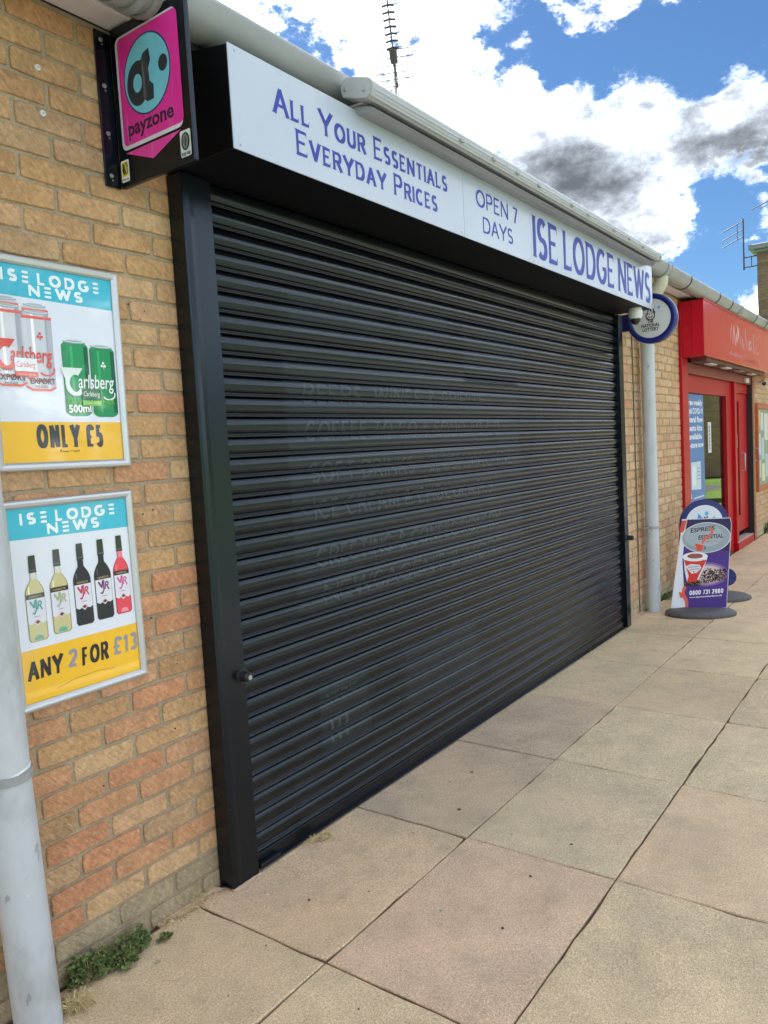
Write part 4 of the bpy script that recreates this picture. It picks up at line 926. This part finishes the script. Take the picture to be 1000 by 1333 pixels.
# ------------------------------------------------------------------ red shop front
rs = empty('shopfront', (8.2, -.05, 0), 'bright red pharmacy shopfront with fascia box, window and door', 'shopfront')
RY = -.245
b = MB(); b.box(6.40, 11.2, RY, -.016, 2.335, 2.885, .004); b.build('fascia_box', M_['red'], rs)
b = MB(); b.box(6.396, 11.21, RY-.006, RY+.012, 2.872, 2.893, .002); b.build('top_trim', M_['darkred'], rs)
b = MB(); b.box(6.385, 6.62, -.030, .12, 0, 2.334, .003); b.box(6.385, 6.405, -.0305, -.002, 2.3345, 2.88, .002); b.build('pilaster', M_['darkred'], rs)
b = MB(); b.box(6.39, 6.395, -.1315, -.1295, 2.34, 2.88); b.box(6.39, 6.395, -.13, -.017, 2.65, 2.652); b.build('panel_joint', M_['darkred'], rs)
b = MB(); b.box(10.06, 10.16, -.030, .12, 0, 2.334, .003); b.build('pilaster', M_['orangewood'], rs)
b = MB(); b.box(9.99, 10.059, -.030, .05, 0.01, 2.30, .002); b.build('shutter_guide', M_['grime'], rs)
b = MB(); b.box(6.621, 9.989, -.02, .16, 2.19, 2.30, .003); b.build('roller_box', mat('brownish_red_steel', (.24, .035, .03), .4), rs)
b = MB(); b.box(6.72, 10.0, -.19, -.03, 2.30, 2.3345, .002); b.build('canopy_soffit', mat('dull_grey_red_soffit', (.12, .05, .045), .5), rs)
for k in range(4):
    b = MB(); b.box(7.0+k*.75, 7.28+k*.75, -.17, -.10, 2.287, 2.2995, .002); b.build('soffit_lamp', M_['whiteplastic'] if k != 2 else M_['steel'], rs)
b = MB(); b.box(9.52, 9.70, -.05, -.021, 2.20, 2.26, .004); b.build('alarm_box', M_['whiteplastic'], rs)
# window: frame, glass, sill
b = MB(); b.box(6.621, 8.95, .03, .10, 2.0, 2.189, .003); b.box(6.621, 6.69, .03, .10, .30, 1.999, .003); b.box(8.62, 8.95, .028, .102, .001, 1.999, .003); b.box(6.621, 8.619, .031, .10, .20, .299, .003); b.build('window_frame', M_['darkred'], rs)
b = MB(); b.box(6.621, 8.61, .04, .12, 0, .199, .002); b.build('stall_riser', M_['darkred'], rs)
b = MB(); b.box(6.691, 8.619, .062, .066, .301, 1.999); b.build('window_glass', M_['glass'], rs)
b = MB(); b.box(6.69, 6.702, .022, .028, .30, 2.0, .001); b.build('glazing_bead', M_['darkred'], rs)
b = MB(); b.box(8.605, 8.62, .022, .028, .30, 2.0, .001); b.build('glazing_bead', M_['darkred'], rs)
# doors
b = MB(); b.box(8.951, 9.06, -.010, .10, .09, 2.189, .003); b.box(9.061, 9.98, .03, .10, 2.06, 2.189, .003); b.build('door_frame', M_['darkred'], rs)
dr = MB(); dr.box(9.065, 9.20, .045, .085, .20, 2.055, .003); dr.box(9.48, 9.985, .045, .085, .20, 2.055, .003); dr.box(9.201, 9.479, .045, .085, .20, .42, .003); dr.box(9.201, 9.479, .045, .085, 1.95, 2.055, .003)
door = dr.build('door', M_['darkred'], rs)
b = MB(); b.box(9.201, 9.479, .062, .066, .421, 1.949); b.build('door_glass', M_['glass'], door)
b = MB(); b.tube([(9.56, .045, 1.02), (9.56, -.005, 1.02), (9.56, -.005, 1.25), (9.56, .045, 1.25)], .010, 8); b.build('handle', M_['steel'], door)
b = MB(); b.box(8.96, 9.985, -.025, .12, .002, .10, .004); b.build('door_step', M_['darkred'], rs)
b = MB(); b.box(8.97, 9.98, -.020, .11, .1005, .112, .002); b.build('threshold', mat('pale_threshold', (.5, .38, .34), .6), rs)
# fascia lettering: thin silver script in loose, broken strokes
C = Canvas((0, RY-.0005, 0), (1, 0, 0), (0, 0, 1))
SV = (226, 188, 198)
def brush(pts, w0, w1, layer=1):
    n = len(pts)-1
    for i in range(n):
        t0, t1 = i/n, (i+1)/n; ww0 = w0+(w1-w0)*math.sin(math.pi*t0); ww1 = w0+(w1-w0)*math.sin(math.pi*t1)
        p, q = pts[i], pts[i+1]; C.poly([(p[0]-ww0, p[1]), (p[0]+ww0, p[1]), (q[0]+ww1, q[1]), (q[0]-ww1, q[1])], SV, layer)
def bez(p0, p1, p2, n=8): return [((1-t_)**2*p0[0]+2*t_*(1-t_)*p1[0]+t_*t_*p2[0], (1-t_)**2*p0[1]+2*t_*(1-t_)*p1[1]+t_*t_*p2[1]) for t_ in [i/n for i in range(n+1)]]
Xs, Zb = 7.60, 2.50
brush(bez((Xs+.02, Zb+.05), (Xs+.0, Zb+.2), (Xs+.10, Zb+.27)), .002, .008)
brush(bez((Xs+.12, Zb+.03), (Xs+.16, Zb+.2), (Xs+.20, Zb+.26)), .003, .012); brush(bez((Xs+.20, Zb+.26), (Xs+.24, Zb+.1), (Xs+.26, Zb+.02)), .004, .014)
brush(bez((Xs+.26, Zb+.02), (Xs+.34, Zb+.14), (Xs+.36, Zb+.20)), .004, .016); brush(bez((Xs+.36, Zb+.07), (Xs+.50, Zb+.22), (Xs+.36, Zb+.28)), .004, .030)
for k, (dx, h0, h1) in enumerate(((.56, .04, .17), (.66, .02, .16), (.74, .02, .10), (.86, .03, .30), (1.0, .02, .17), (1.10, .05, .17), (1.2, .02, .14), (1.34, .01, .26), (1.50, .02, .15))):
    brush(bez((Xs+dx, Zb+h1), (Xs+dx-.02, Zb+(h0+h1)/2), (Xs+dx+.03, Zb+h0)), .003, .012 if k % 2 else .007)
    if k in (1, 4, 7): brush(bez((Xs+dx+.03, Zb+h0), (Xs+dx+.06, Zb+h0+.02), (Xs+dx+.10, Zb+h0+.08)), .003, .006)
C.ring(Xs+1.12, Zb+.10, .05, .05, .012, SV, 1, 30, 330); C.disc(Xs+1.58, Zb+.22, .018, .014, SV, 1, 10); C.disc(Xs+1.58, Zb+.03, .02, .016, SV, 1, 10)
C.strokes('PHARMACY', Xs-.02, 2.405, .046, (225, 160, 170), 1, tv=.14, th=.12, gap=.3, width=.80)
C.strokes('PHARMACY', Xs+.90, 2.395, .034, (150, 30, 48), 1, tv=.14, th=.12, gap=.3, width=.62)
C.build('lettering', M_['print'], rs, 'stuff')
# interior behind the glass
b = MB(); b.box(6.6, 10.1, 1.6, 1.66, 0, 2.4); b.box(6.6, 10.1, .13, 1.6, 2.38, 2.42); b.box(6.6, 10.1, .13, 1.6, -.02, .01); b.box(6.55, 6.6, .13, 1.6, 0, 2.4); b.box(10.1, 10.15, .13, 1.6, 0, 2.4); b.build('shop_interior', M_['inside'], rs)
# poster taped inside the window (its own thing)
wp = empty('window_poster', (7.05, .06, .8), 'tall blue white lettered poster about free weekly rapid tests in the window', 'poster')
C = Canvas((6.85, .0605, .80), (1, 0, 0), (0, 0, 1))
C.rect(0, 0, .76, 1.19, (78, 122, 178), 0)
for k, txt in enumerate(('Free weekly', 'rapid COVID-19', 'lateral flow', 'tests kits', 'available', 'in-store now')): C.font(txt, .38, 1.07-k*.094, .088, (228, 234, 242), 1, width=min(.68, .052*len(txt)+.08), bold=.03, align='CENTER')
C.poly([(.16, .14), (.58, .12), (.58, .44), (.16, .44)], (190, 208, 218), 1); C.poly([(.20, .18), (.36, .17), (.36, .40), (.20, .40)], (215, 226, 232), 2)
for k in range(4): C.rect(.40, .36-k*.04, .54, .37-k*.04, (110, 140, 170), 2)
C.strokes('NHS', .04, .04, .05, (230, 235, 240), 1, tv=.2, th=.18, width=.12); C.rect(.24, .03, .70, .045, (200, 215, 230), 1)
C.build('printed_sheet', M_['print'], wp)
nb_ = empty('notice', (7.75, .06, 1.35), 'narrow white opening hours notice stuck on the shop window glass', 'notice')
C = Canvas((7.80, .0603, 1.32), (1, 0, 0), (0, 0, 1)); C.rect(0, 0, .16, .36, (205, 208, 206), 0); C.rect(.05, .04, .10, .32, (90, 110, 140), 1)
for k in range(6): C.rect(.055, .06+k*.042, .095, .075+k*.042, (180, 190, 200), 2)
C.build('printed_sheet', M_['print'], nb_)
dn = empty('notice', (9.34, .06, 1.3), 'small coloured stickers in a column on the red door glass', 'notice')
C = Canvas((9.22, .0605, 1.0), (1, 0, 0), (0, 0, 1))
C.rect(.05, .02, .21, .16, (190, 60, 90), 0); C.rect(.06, .20, .20, .30, (216, 180, 60), 0); C.rect(.05, .33, .21, .52, (206, 206, 214), 0); C.rect(.08, .36, .18, .44, (190, 30, 40), 1); C.rect(.06, .56, .19, .66, (200, 120, 110), 0); C.rect(.08, .05, .18, .08, (230, 200, 210), 1)
C.build('printed_sheet', M_['print'], dn)
# open notice case at the right edge
nc = empty('noticeboard', (10.75, -.03, .66), 'orange timber framed noticeboard on the brick wall right of the red door', 'noticeboard')
x0, x1, z0, z1 = 10.30, 11.35, .67, 1.935
b = MB(); b.box(x0, x1, -.045, -.003, z1-.07, z1, .003); b.box(x0, x1, -.045, -.003, z0, z0+.07, .003); b.box(x0, x0+.07, -.0455, -.003, z0+.0705, z1-.0705, .003); b.box(x1-.07, x1, -.0455, -.003, z0+.0705, z1-.0705, .003); b.build('frame', M_['orangewood'], nc)
b = MB(); b.box(x0+.02, x1-.02, -.02, -.004, z0+.02, z1-.02); b.build('pinboard', mat('green_pinboard', (.30, .34, .24), .8), nc)
for k, (px, pz, pw, ph, c) in enumerate(((.10, 1.62, .20, .22, (196, 184, 120)), (.34, 1.55, .2, .26, (190, 200, 196)), (.10, 1.2, .2, .3, (200, 204, 200)), (.36, 1.12, .22, .32, (170, 190, 200)), (.62, 1.4, .3, .4, (210, 208, 196)), (.12, .86, .2, .26, (180, 190, 186)), (.38, .80, .22, .26, (210, 200, 180)), (.65, .85, .24, .34, (176, 196, 190)))):
    b = MB(); b.box(x0+px, x0+px+pw, -.0225-.0004*k, -.0205, pz, pz+ph, 0, lin(c)); b.build('pinned_paper', M_['print'], nc)
b = MB(); b.tube([(10.10, -.028, 1.13), (10.10, -.085, 1.13), (10.10, -.085, 1.30), (10.10, -.028, 1.30)], .011, 8); b.build('pull_handle', M_['steel'], rs)

# ------------------------------------------------------------------ pavement signs
def base_shape(mb, cx_, cy_, a, b_, ang, h0, h1, n=32):
    rings = [(1.0, 0.001), (1.02, h0*.5), (1.0, h0), (.86, h1*.8), (.5, h1), (.08, h1)]
    vs = []
    for k, z in rings:
        for i in range(n):
            t_ = 2*math.pi*i/n; x, y = a*k*math.cos(t_), b_*k*math.sin(t_)
            vs.append((cx_+x*math.cos(ang)-y*math.sin(ang), cy_+x*math.sin(ang)+y*math.cos(ang), z))
    fs = [(j*n+i, j*n+(i+1) % n, (j+1)*n+(i+1) % n, (j+1)*n+i) for j in range(len(rings)-1) for i in range(n)]
    fs.append(tuple((len(rings)-1)*n+i for i in range(n))); mb.add(vs, fs, smooth=True)
a1 = empty('pavement_sign', (5.07, -.47, 0), 'purple and silver coffee swing sign on a grey rubber base', 'pavement sign')
BLc = Vector((4.985, -.262, .052)); BRc = Vector((5.165, -.665, .052)); UPc = Vector((.105, -.060, .765))
U = (BRc-BLc); SW = U.length; U.normalize(); V = UPc.normalized(); SHh = UPc.length
V = (V - U*V.dot(U)*.35).normalized(); N_ = U.cross(V).normalized()
ang = math.atan2(U.y, U.x)
b = MB(); base_shape(b, 5.055, -.475, .285, .19, ang, .030, .060); b.build('base', M_['rubber'], a1)
# panel outline (front view): slanting left edge, rounded top right
out = [(-.015, 0), (SW*1.0, -.0), (SW*1.0, .10), (SW*1.02, SHh*.93), (SW*.99, SHh), (SW*.10, SHh), (.045, SHh*.93)]
b = MB(); th_ = .012
fr_ = [BLc+U*p[0]+V*p[1] for p in out]; bk = [p-N_*th_ for p in fr_]; n = len(out)
b.add(fr_+bk, [tuple(range(n)), tuple(range(2*n-1, n-1, -1))]+[(i, n+i, n+(i+1) % n, (i+1) % n) for i in range(n)]); b.build('panel', M_['whiteplastic'], a1)
C = Canvas(BLc+N_*.0004, U, V); W1, H1 = SW, SHh
PU = (74, 44, 132)
C.poly([(-.010, .004), (W1*.22, .004), (W1*.15, H1*.5), (W1*.14, H1*.99), (W1*.105, H1*.99), (.048, H1*.92)], (226, 230, 240), 1)
C.poly([(W1*.24, .004), (W1*.99, .004), (W1*.99, .1), (W1*1.01, H1*.93), (W1*.98, H1*.992), (W1*.20, H1*.992), (W1*.14, H1*.55), (W1*.20, H1*.2)], PU, 2)
C.poly([(W1*.16, H1*.76), (W1*1.0, H1*.62), (W1*1.01, H1*.93), (W1*.98, H1*.992), (W1*.20, H1*.992), (W1*.15, H1*.8)], (44, 32, 82), 3)
C.poly([(W1*.10, H1*.985), (W1*.19, H1*.985), (W1*.14, H1*.86), (W1*.06, H1*.84)], (214, 74, 60), 4)
C.disc(W1*.56, H1*.785, W1*.455, H1*.172, (205, 208, 214), 5, 36); C.disc(W1*.56, H1*.785, W1*.435, H1*.162, (150, 164, 170), 6, 36); C.disc(W1*.52, H1*.80, W1*.36, H1*.12, (168, 180, 186), 7, 36)
C.font('ESPRESS', W1*.27, H1*.845, .052, (34, 36, 42), 9, width=W1*.44, bold=.02, slope=.10); C.font('ESSENTIAL', W1*.42, H1*.765, .050, (34, 36, 42), 9, width=W1*.46, bold=.02, slope=.06); C.font('ESPRESSO TO GO', W1*.55, H1*.735, .014, (200, 90, 110), 9, width=W1*.30)
for q in thick(bez((W1*.62, H1*.90), (W1*.72, H1*.84), (W1*.60, H1*.80))+bez((W1*.60, H1*.80), (W1*.50, H1*.76), (W1*.50, H1*.72))[1:], .016, .016, False): C.poly(q, (222, 104, 92), 10)
C.poly([(W1*.36, H1*.725), (W1*.52, H1*.70), (W1*.50, H1*.645), (W1*.41, H1*.635)], (224, 76, 40), 11); C.ring(W1*.53, H1*.675, .012, .012, .005, (40, 40, 70), 11, -100, 100, 8)
# glow and beans
for k, c in ((1.0, (120, 92, 160)), (.86, (170, 144, 176)), (.72, (214, 196, 196))): C.disc(W1*.60, H1*.375, W1*.40*k, H1*.135*k, c, 5+k*0+int((1-k)*10), 28)
rnd = random.Random(5)
for k in range(420):
    t_ = rnd.random(); uu = W1*(.22+.74*t_); top = H1*(.33+.11*math.sin(min(1, t_*1.4)*math.pi*.6)); lo = H1*(.245+.07*t_)
    vv = lo+(top-lo)*rnd.random()
    if t_ < .35 and vv > H1*.31: vv = H1*(.25+.05*rnd.random())
    a_ = rnd.uniform(0, 180); c = rnd.choice(((38, 22, 18), (60, 36, 28), (24, 16, 14), (130, 100, 84), (88, 58, 44)))
    pts = [(uu+.008*math.cos(R(a))*math.cos(R(a_))-.005*math.sin(R(a))*math.sin(R(a_)), vv+.008*math.cos(R(a))*math.sin(R(a_))+.005*math.sin(R(a))*math.cos(R(a_))) for a in range(0, 360, 60)]
    C.poly(pts, c, 10+k % 3)
# cup
C.poly([(W1*.16, H1*.575), (W1*.60, H1*.560), (W1*.52, H1*.40), (W1*.42, H1*.30), (W1*.24, H1*.30), (W1*.19, H1*.42)], (222, 226, 234), 14)
C.poly([(W1*.17, H1*.545), (W1*.585, H1*.535), (W1*.46, H1*.37), (W1*.42, H1*.30), (W1*.24, H1*.29), (W1*.27, H1*.36)], (214, 54, 38), 15)
C.poly([(W1*.20, H1*.47), (W1*.30, H1*.495), (W1*.46, H1*.485), (W1*.50, H1*.45), (W1*.42, H1*.395), (W1*.32, H1*.385)], (222, 220, 226), 16); C.font('espresso', W1*.26, H1*.45, .02, (50, 44, 60), 17, width=W1*.2, slope=.1); C.font('essential', W1*.28, H1*.425, .02, (50, 44, 60), 17, width=W1*.18, slope=.1); C.disc(W1*.36, H1*.405, .007, .007, (190, 40, 40), 17, 8)
C.disc(W1*.37, H1*.575, W1*.235, H1*.052, (236, 236, 240), 17, 28); C.disc(W1*.37, H1*.583, W1*.145, H1*.028, (150, 84, 70), 18, 20)
for k in range(26): C.disc(W1*(.37+rnd.uniform(-.12, .12)), H1*(.583+rnd.uniform(-.02, .02)), .005, .004, rnd.choice(((120, 56, 44), (176, 110, 92))), 19, 6)
# phone number, web line, small cup
C.strokes('0800 731 2980', W1*.30, H1*.145, .038, (240, 240, 245), 5, tv=.17, th=.14, gap=.10, space=.4, wx=.6, width=W1*.62, slope=.06)
C.font('www.espressoessential.co.uk', W1*.30, H1*.112, .018, (240, 240, 245), 5, width=W1*.60, bold=.03, slope=.06)
C.poly([(W1*.10, H1*.185), (W1*.22, H1*.165), (W1*.19, H1*.115), (W1*.13, H1*.120)], (224, 92, 60), 6)
C.line(bez((W1*.22, H1*.24), (W1*.14, H1*.17), (W1*.24, H1*.10))+bez((W1*.24, H1*.10), (W1*.27, H1*.05), (W1*.26, .006))[1:], .022, (220, 96, 76), 5)
C.build('printed_face', M_['print'], a1)

a2 = empty('pavement_sign', (5.80, -.36, 0), 'blue arched lottery swing sign standing behind the coffee sign', 'pavement sign')
U2 = Vector((.18, -.403, 0)).normalized(); O2 = Vector((5.80, -.325, .06)); V2 = Vector((.04, -.02, 1)).normalized(); N2 = U2.cross(V2).normalized()
b = MB(); base_shape(b, 5.80, -.47, .27, .20, math.atan2(U2.y, U2.x), .028, .055); b.build('base', M_['rubber'], a2)
def arch(w, h, r): return [(-w, 0), (w, 0), (w, h-r)] + [(r*math.cos(R(a)), h-r+r*math.sin(R(a))) for a in range(8, 173, 9)] + [(-w, h-r)]
def slabshape(outl, d0, d1, O, U, V, N, m, name, par):
    b = MB(); f_ = [O+U*p[0]+V*p[1]+N*d1 for p in outl]; k_ = [O+U*p[0]+V*p[1]+N*d0 for p in outl]; n = len(outl)
    b.add(f_+k_, [tuple(range(n)), tuple(range(2*n-1, n-1, -1))]+[(i, n+i, n+(i+1) % n, (i+1) % n) for i in range(n)]); return b.build(name, m, par)
slabshape(arch(.218, .872, .218), -.025, .012, O2, U2, V2, N2, M_['navy'], 'panel', a2)
slabshape([(p[0], p[1]) for p in arch(.208, .866, .208)], .0125, .020, O2, U2, V2, N2, M_['navy'], 'rim', a2)
C = Canvas(O2+N2*.0205, U2, V2)
C.poly([(-.165, .66)] + [(.165*math.cos(R(a)), .655+.165*math.sin(R(a))) for a in range(180, -1, -10)] + [(.165, .20), (-.165, .20)], (224, 232, 242), 0)
C.poly([(-.11, .665), (-.06, .70), (-.055, .745), (-.02, .70), (.03, .665)], (60, 160, 226), 1); C.poly([(0, .74), (.022, .765), (.038, .74), (.018, .715)], (80, 180, 230), 1); C.poly([(.07, .70), (.09, .715), (.105, .695), (.085, .68)], (120, 200, 200), 1)
C.line([(-.01, .66), (.0, .71), (.012, .69), (.028, .715), (.03, .66)], .005, DK, 2)
C.build('printed_face', M_['print'], a2)
b = MB(); c0 = O2+U2*.205+V2*.13; b.tube([c0-N2*.03, c0+N2*.01], .085, 28); b.build('side_wheel', M_['navy'], a2)

# ------------------------------------------------------------------ chimney and aerials
ch = empty('chimney', (20, .5, 2.9), 'brown brick chimney with dark flat cap at the right edge', 'chimney')
b = MB(); b.box(19.3, 20.3, .20, 1.47, 2.6, 5.88); b.build('stack', M_['farbrick'], ch)
b = MB(); b.box(19.16, 20.45, .06, 1.64, 5.95, 6.07, .01); b.box(19.24, 20.37, .13, 1.54, 5.881, 5.949, .005); b.build('cap', mat('lead_cap', (.12, .14, .15), .6), ch)
b = MB(); b.box(19.294, 19.306, .194, 1.476, 4.3, 4.37); b.build('brick_band', M_['farbrick'], ch)
def rod(b, p, q, r=.006): b.tube([p, q], r, 6)
ae = empty('tv_aerial', (19.3, 1.75, 5.5), 'three armed VHF style aerial bracketed to the brown chimney', 'aerial')
mx_, my_ = 19.25, 1.76
b = MB(); rod(b, (mx_, my_, 5.50), (mx_, my_, 6.74), .020); b.build('mast', M_['grime'], ae)
b = MB(); rod(b, (mx_, my_, 5.56), (19.32, 1.44, 5.58), .016); rod(b, (mx_, my_, 5.80), (19.32, 1.44, 5.82), .016); rod(b, (mx_+.02, my_-.17, 5.56), (mx_+.02, my_-.17, 5.82), .012); b.build('bracket', M_['grime'], ae)
for k, z in enumerate((6.70, 6.50, 6.33)):
    b = MB(); rod(b, (mx_, my_-.02, z), (mx_-.1, my_+.46, z-.22), .012); b.build('element', M_['grime'], ae)
b = MB(); rod(b, (mx_-.03, my_+.13, 6.64), (mx_-.03, my_+.13, 6.27), .008); b.build('spar', M_['grime'], ae)
ae2 = empty('tv_aerial', (20, .9, 6.07), 'aerial on a mast above the chimney cut by the right edge', 'aerial')
b = MB(); rod(b, (20, 1.25, 6.07), (20, 1.25, 7.30), .02); b.build('mast', M_['grime'], ae2)
b = MB(); rod(b, (20, .9, 7.36), (19.9, 1.70, 7.08), .013); rod(b, (20, 1.1, 7.22), (19.95, 1.5, 7.08), .01); rod(b, (19.9, 1.25, 7.20), (19.9, 1.27, 7.36), .03); b.build('boom', M_['grime'], ae2)
ae3 = empty('tv_aerial', (6.5, 3.36, 3.4), 'tall mast aerial with a stack of black directors above the awning', 'aerial')
b = MB(); mz0, mz1 = 4.0, 6.46; mxx, myy = 6.555, 3.37
b.tube([(mxx+.03, myy, mz0), (mxx, myy, mz1)], .020, 10); b.build('mast', M_['steel'], ae3)
# boom tips upwards away; reflectors at its foot, directors up the boom
Bo = Vector((6.53, 3.33, 6.05)); Bd = Vector((-.28, -.10, .95)).normalized(); Sd = Vector((.62, -.76, .12)).normalized(); Bu = Sd.cross(Bd).normalized()
b = MB(); rod(b, Bo-Bd*.0, Bo+Bd*.98, .010); b.build('boom', M_['grime'], ae3)
for k in range(9):
    p = Bo+Bd*(.02+.075*k if k < 4 else .02+.075*3+.085*(k-3)); L = .265-(.006*k)
    if k > 5: continue
    b = MB(); rod(b, p-Sd*L, p+Sd*L, .0065); b.build('reflector_rod', M_['rod'], ae3)
for k in range(8):
    p = Bo+Bd*(.44+.075*k); b = MB()
    rod(b, p-Sd*.075-Bd*.012, p, .013); rod(b, p, p+Sd*.075-Bd*.012, .013); rod(b, p-Sd*.16, p+Sd*.16, .0035); b.build('director', M_['grime'], ae3)
b = MB(); q0 = Bo+Bd*.34; Mx = Matrix.Translation(q0) @ Bd.to_track_quat('Z', 'Y').to_matrix().to_4x4(); b.box(-.045, .045, -.045, .045, -.08, .09, .015, M=Mx); b.build('dipole_box', M_['grime'], ae3)
b = MB(); b.tube([q0-Bd*.08, q0-Bd*.2+Vector((.04, .0, -.02)), (mxx+.03, myy-.02, 5.6)], .007, 6); b.build('cable', M_['grime'], ae3)

# ------------------------------------------------------------------ weeds, straw, litter
rnd = random.Random(3)
def leaf(b, p, size, az, tilt, col):
    out = []
    lob = 9
    for i in range(lob):
        a = 2*math.pi*i/lob; r = size*(1.0 if i % 2 == 0 else .68)*(1.0 if i else .35)
        out.append(Vector((r*math.cos(a), r*math.sin(a)*.9, size*.25*math.cos(a*2))))
    Mx = Matrix.Translation(p) @ Matrix.Rotation(az, 4, 'Z') @ Matrix.Rotation(tilt, 4, 'Y')
    c = Mx @ Vector((0, 0, -size*.18)); vs = [c]+[Mx @ q for q in out]
    b.add(vs, [(0, 1+i, 1+(i+1) % lob) for i in range(lob)], col)
def weed(name, spots, label, n, hmax, smin=.006, smax=.013, group='weeds at the foot of the wall'):
    cx_ = sum(s[0] for s in spots)/len(spots); cy_ = sum(s[1] for s in spots)/len(spots)
    root = empty(name, (cx_, cy_, 0), label, 'plant', group); b = MB(); st = MB()
    for k in range(n):
        sx_, sy_, sr = rnd.choice(spots); a = rnd.uniform(0, 2*math.pi); r = sr*math.sqrt(rnd.random())
        x = sx_+r*math.cos(a); y = min(-.012, sy_+r*.55*math.sin(a)); hh = hmax*(1-(r/sr)**2*.75)*rnd.uniform(.25, 1)
        p = Vector((x, y, .006+hh)); g_ = rnd.random()
        col = (.085+.09*g_, .145+.12*g_, .045+.03*g_) if rnd.random() > .10 else (.16, .17, .05)
        if rnd.random() < .16: col = (.16, .12, .07)
        leaf(b, p, rnd.uniform(smin, smax), rnd.uniform(0, 6.28), rnd.uniform(-.8, .8), col)
        if k % 3 == 0: st.tube([(sx_+(x-sx_)*.4, min(-.008, sy_+(y-sy_)*.4), .002), p], .0009, 4, caps=False)
    b.build('leaves', M_['leaf'], root, 'stuff'); st.build('stems', M_['straw'], root, 'stuff'); return root
weed('weed', [(-.56, -.045, .055), (-.52, -.05, .05), (-.59, -.03, .04)], 'dense leafy green weed against the wall near the left downpipe', 380, .085, .007, .015)
weed('weed', [(-.45, -.06, .06), (-.41, -.05, .05), (-.38, -.05, .035), (-.46, -.10, .03)], 'sprawling broad green weed below the lowest bricks, right of the dense one', 400, .075, .007, .015)
weed('weed', [(-.31, -.085, .025)], 'single small green sprig on the slab right of the other weeds', 34, .02, .007, .012)
weed('weed', [(5.75, -.05, .10), (5.6, -.04, .06)], 'low green tuft behind the right downpipe at the wall foot', 200, .06, .008, .016)
weed('weed', [(11.4, -.08, .2), (11.0, -.06, .15)], 'green weed patch at the wall foot beyond the red shop', 260, .16, .015, .03)
def straw(name, spots, label, n, L):
    root = empty(name, (spots[0][0], spots[0][1], 0), label, 'dry grass', 'dry grass tufts on the paving'); b = MB()
    for k in range(n):
        sx_, sy_, sr = rnd.choice(spots); a = rnd.uniform(0, 6.28); l = L*rnd.uniform(.4, 1.1)
        p0 = Vector((sx_+rnd.uniform(-sr, sr), sy_+rnd.uniform(-sr, sr)*.5, .003)); p2 = p0+Vector((math.cos(a)*l, math.sin(a)*l, rnd.uniform(.0, .35)*l)); p1 = (p0+p2)/2+Vector((0, 0, l*.30))
        b.tube([p0, p1, p2], [.0017, .0015, .0006], 3, caps=False)
    b.build('blades', M_['straw'], root, 'stuff')
straw('dry_grass', [(-.645, -.115, .022)], 'yellow dry grass tuft at the foot of the left downpipe', 240, .055)
straw('dry_grass', [(-.235, -.012, .045), (-.10, -.012, .03), (-.16, -.03, .03)], 'brown dry roots along the wall foot left of the shutter post', 120, .03)
straw('dry_grass', [(.47, -.115, .03), (.42, -.09, .02)], 'pale dry grass wisp in front of the shutter bottom bar', 90, .035)
# grit, leaves and small litter
b = MB(); cols = ((.10, .075, .05), (.14, .11, .08), (.6, .58, .55), (.18, .13, .08), (.09, .075, .06), (.34, .28, .2))
def chip(x, y, s_, c):
    n = rnd.choice((4, 5, 6)); pts = [(x+s_*rnd.uniform(.6, 1.2)*math.cos(2*math.pi*i/n), y+s_*rnd.uniform(.5, 1.1)*math.sin(2*math.pi*i/n)) for i in range(n)]
    b.add([(p[0], p[1], .0022) for p in pts]+[(p[0]*.9+x*.1, p[1]*.9+y*.1, .0022+s_*.18) for p in pts], [tuple(range(n, 2*n))]+[(i, (i+1) % n, n+(i+1) % n, n+i) for i in range(n)], c)
for k in range(110):
    x = rnd.uniform(-.6, 5.5); y = -.03-abs(rnd.gauss(0, .7)); 
    if y < -2.2: continue
    chip(x, y, rnd.choice((.0016, .002, .0025, .003, .0045)), rnd.choice(cols))
for k in range(160): chip(rnd.uniform(-.7, .0), -.012-abs(rnd.gauss(0, .03)), rnd.uniform(.0012, .0035), rnd.choice(cols))
for x, y, s_, c in ((.94, -.47, .011, (.10, .07, .045)), (1.3, -.33, .008, (.06, .05, .045)), (-.40, -.16, .012, (.40, .33, .22)), (.62, -.95, .008, (.04, .04, .04)), (.3, -1.0, .007, (.04, .04, .04)), (.9, -.99, .008, (.05, .04, .03)), (1.63, -.86, .010, (.5, .55, .6)), (.05, -.20, .006, (.7, .7, .68)), (.28, -.78, .007, (.12, .4, .3)), (3.75, -.50, .010, (.8, .8, .78)), (.1, -.35, .008, (.10, .08, .06))): chip(x, y, s_, c)
b.build('litter', M_['grit'], None, 'stuff', loc=(2, -.5, 0))
tag(bpy.data.objects['litter'], 'scattered grit, leaf scraps and small litter on the paving slabs', 'litter')
# pink mortar fillet at the foot of the wall and shutter
b = MB()
for x0, x1, y1 in ((-.28, .0, -.022), (.0, .14, -.086), (4.45, 5.0, -.03)):
    n = 14; vs = []
    for i in range(n+1):
        x = x0+(x1-x0)*i/n; e = .006*rnd.random()+.003*math.sin(i*1.7); yb = -.001 if not (0 <= x < .14) else -.070
        vs += [(x, yb, .007), (x, yb+(y1-yb)*.5+e, .004), (x, y1-e, .0012)]
    b.add(vs, [(i*3+j, i*3+3+j, i*3+4+j, i*3+1+j) for i in range(n) for j in (0, 1)], (.42, .28, .20), True)
f_ = b.build('mortar_fillet', mat('pink_mortar', (.56, .38, .27), .9, var=[(60, .15), (6, .12)], bump=[(150, 4, .003, None, None)]), pav)
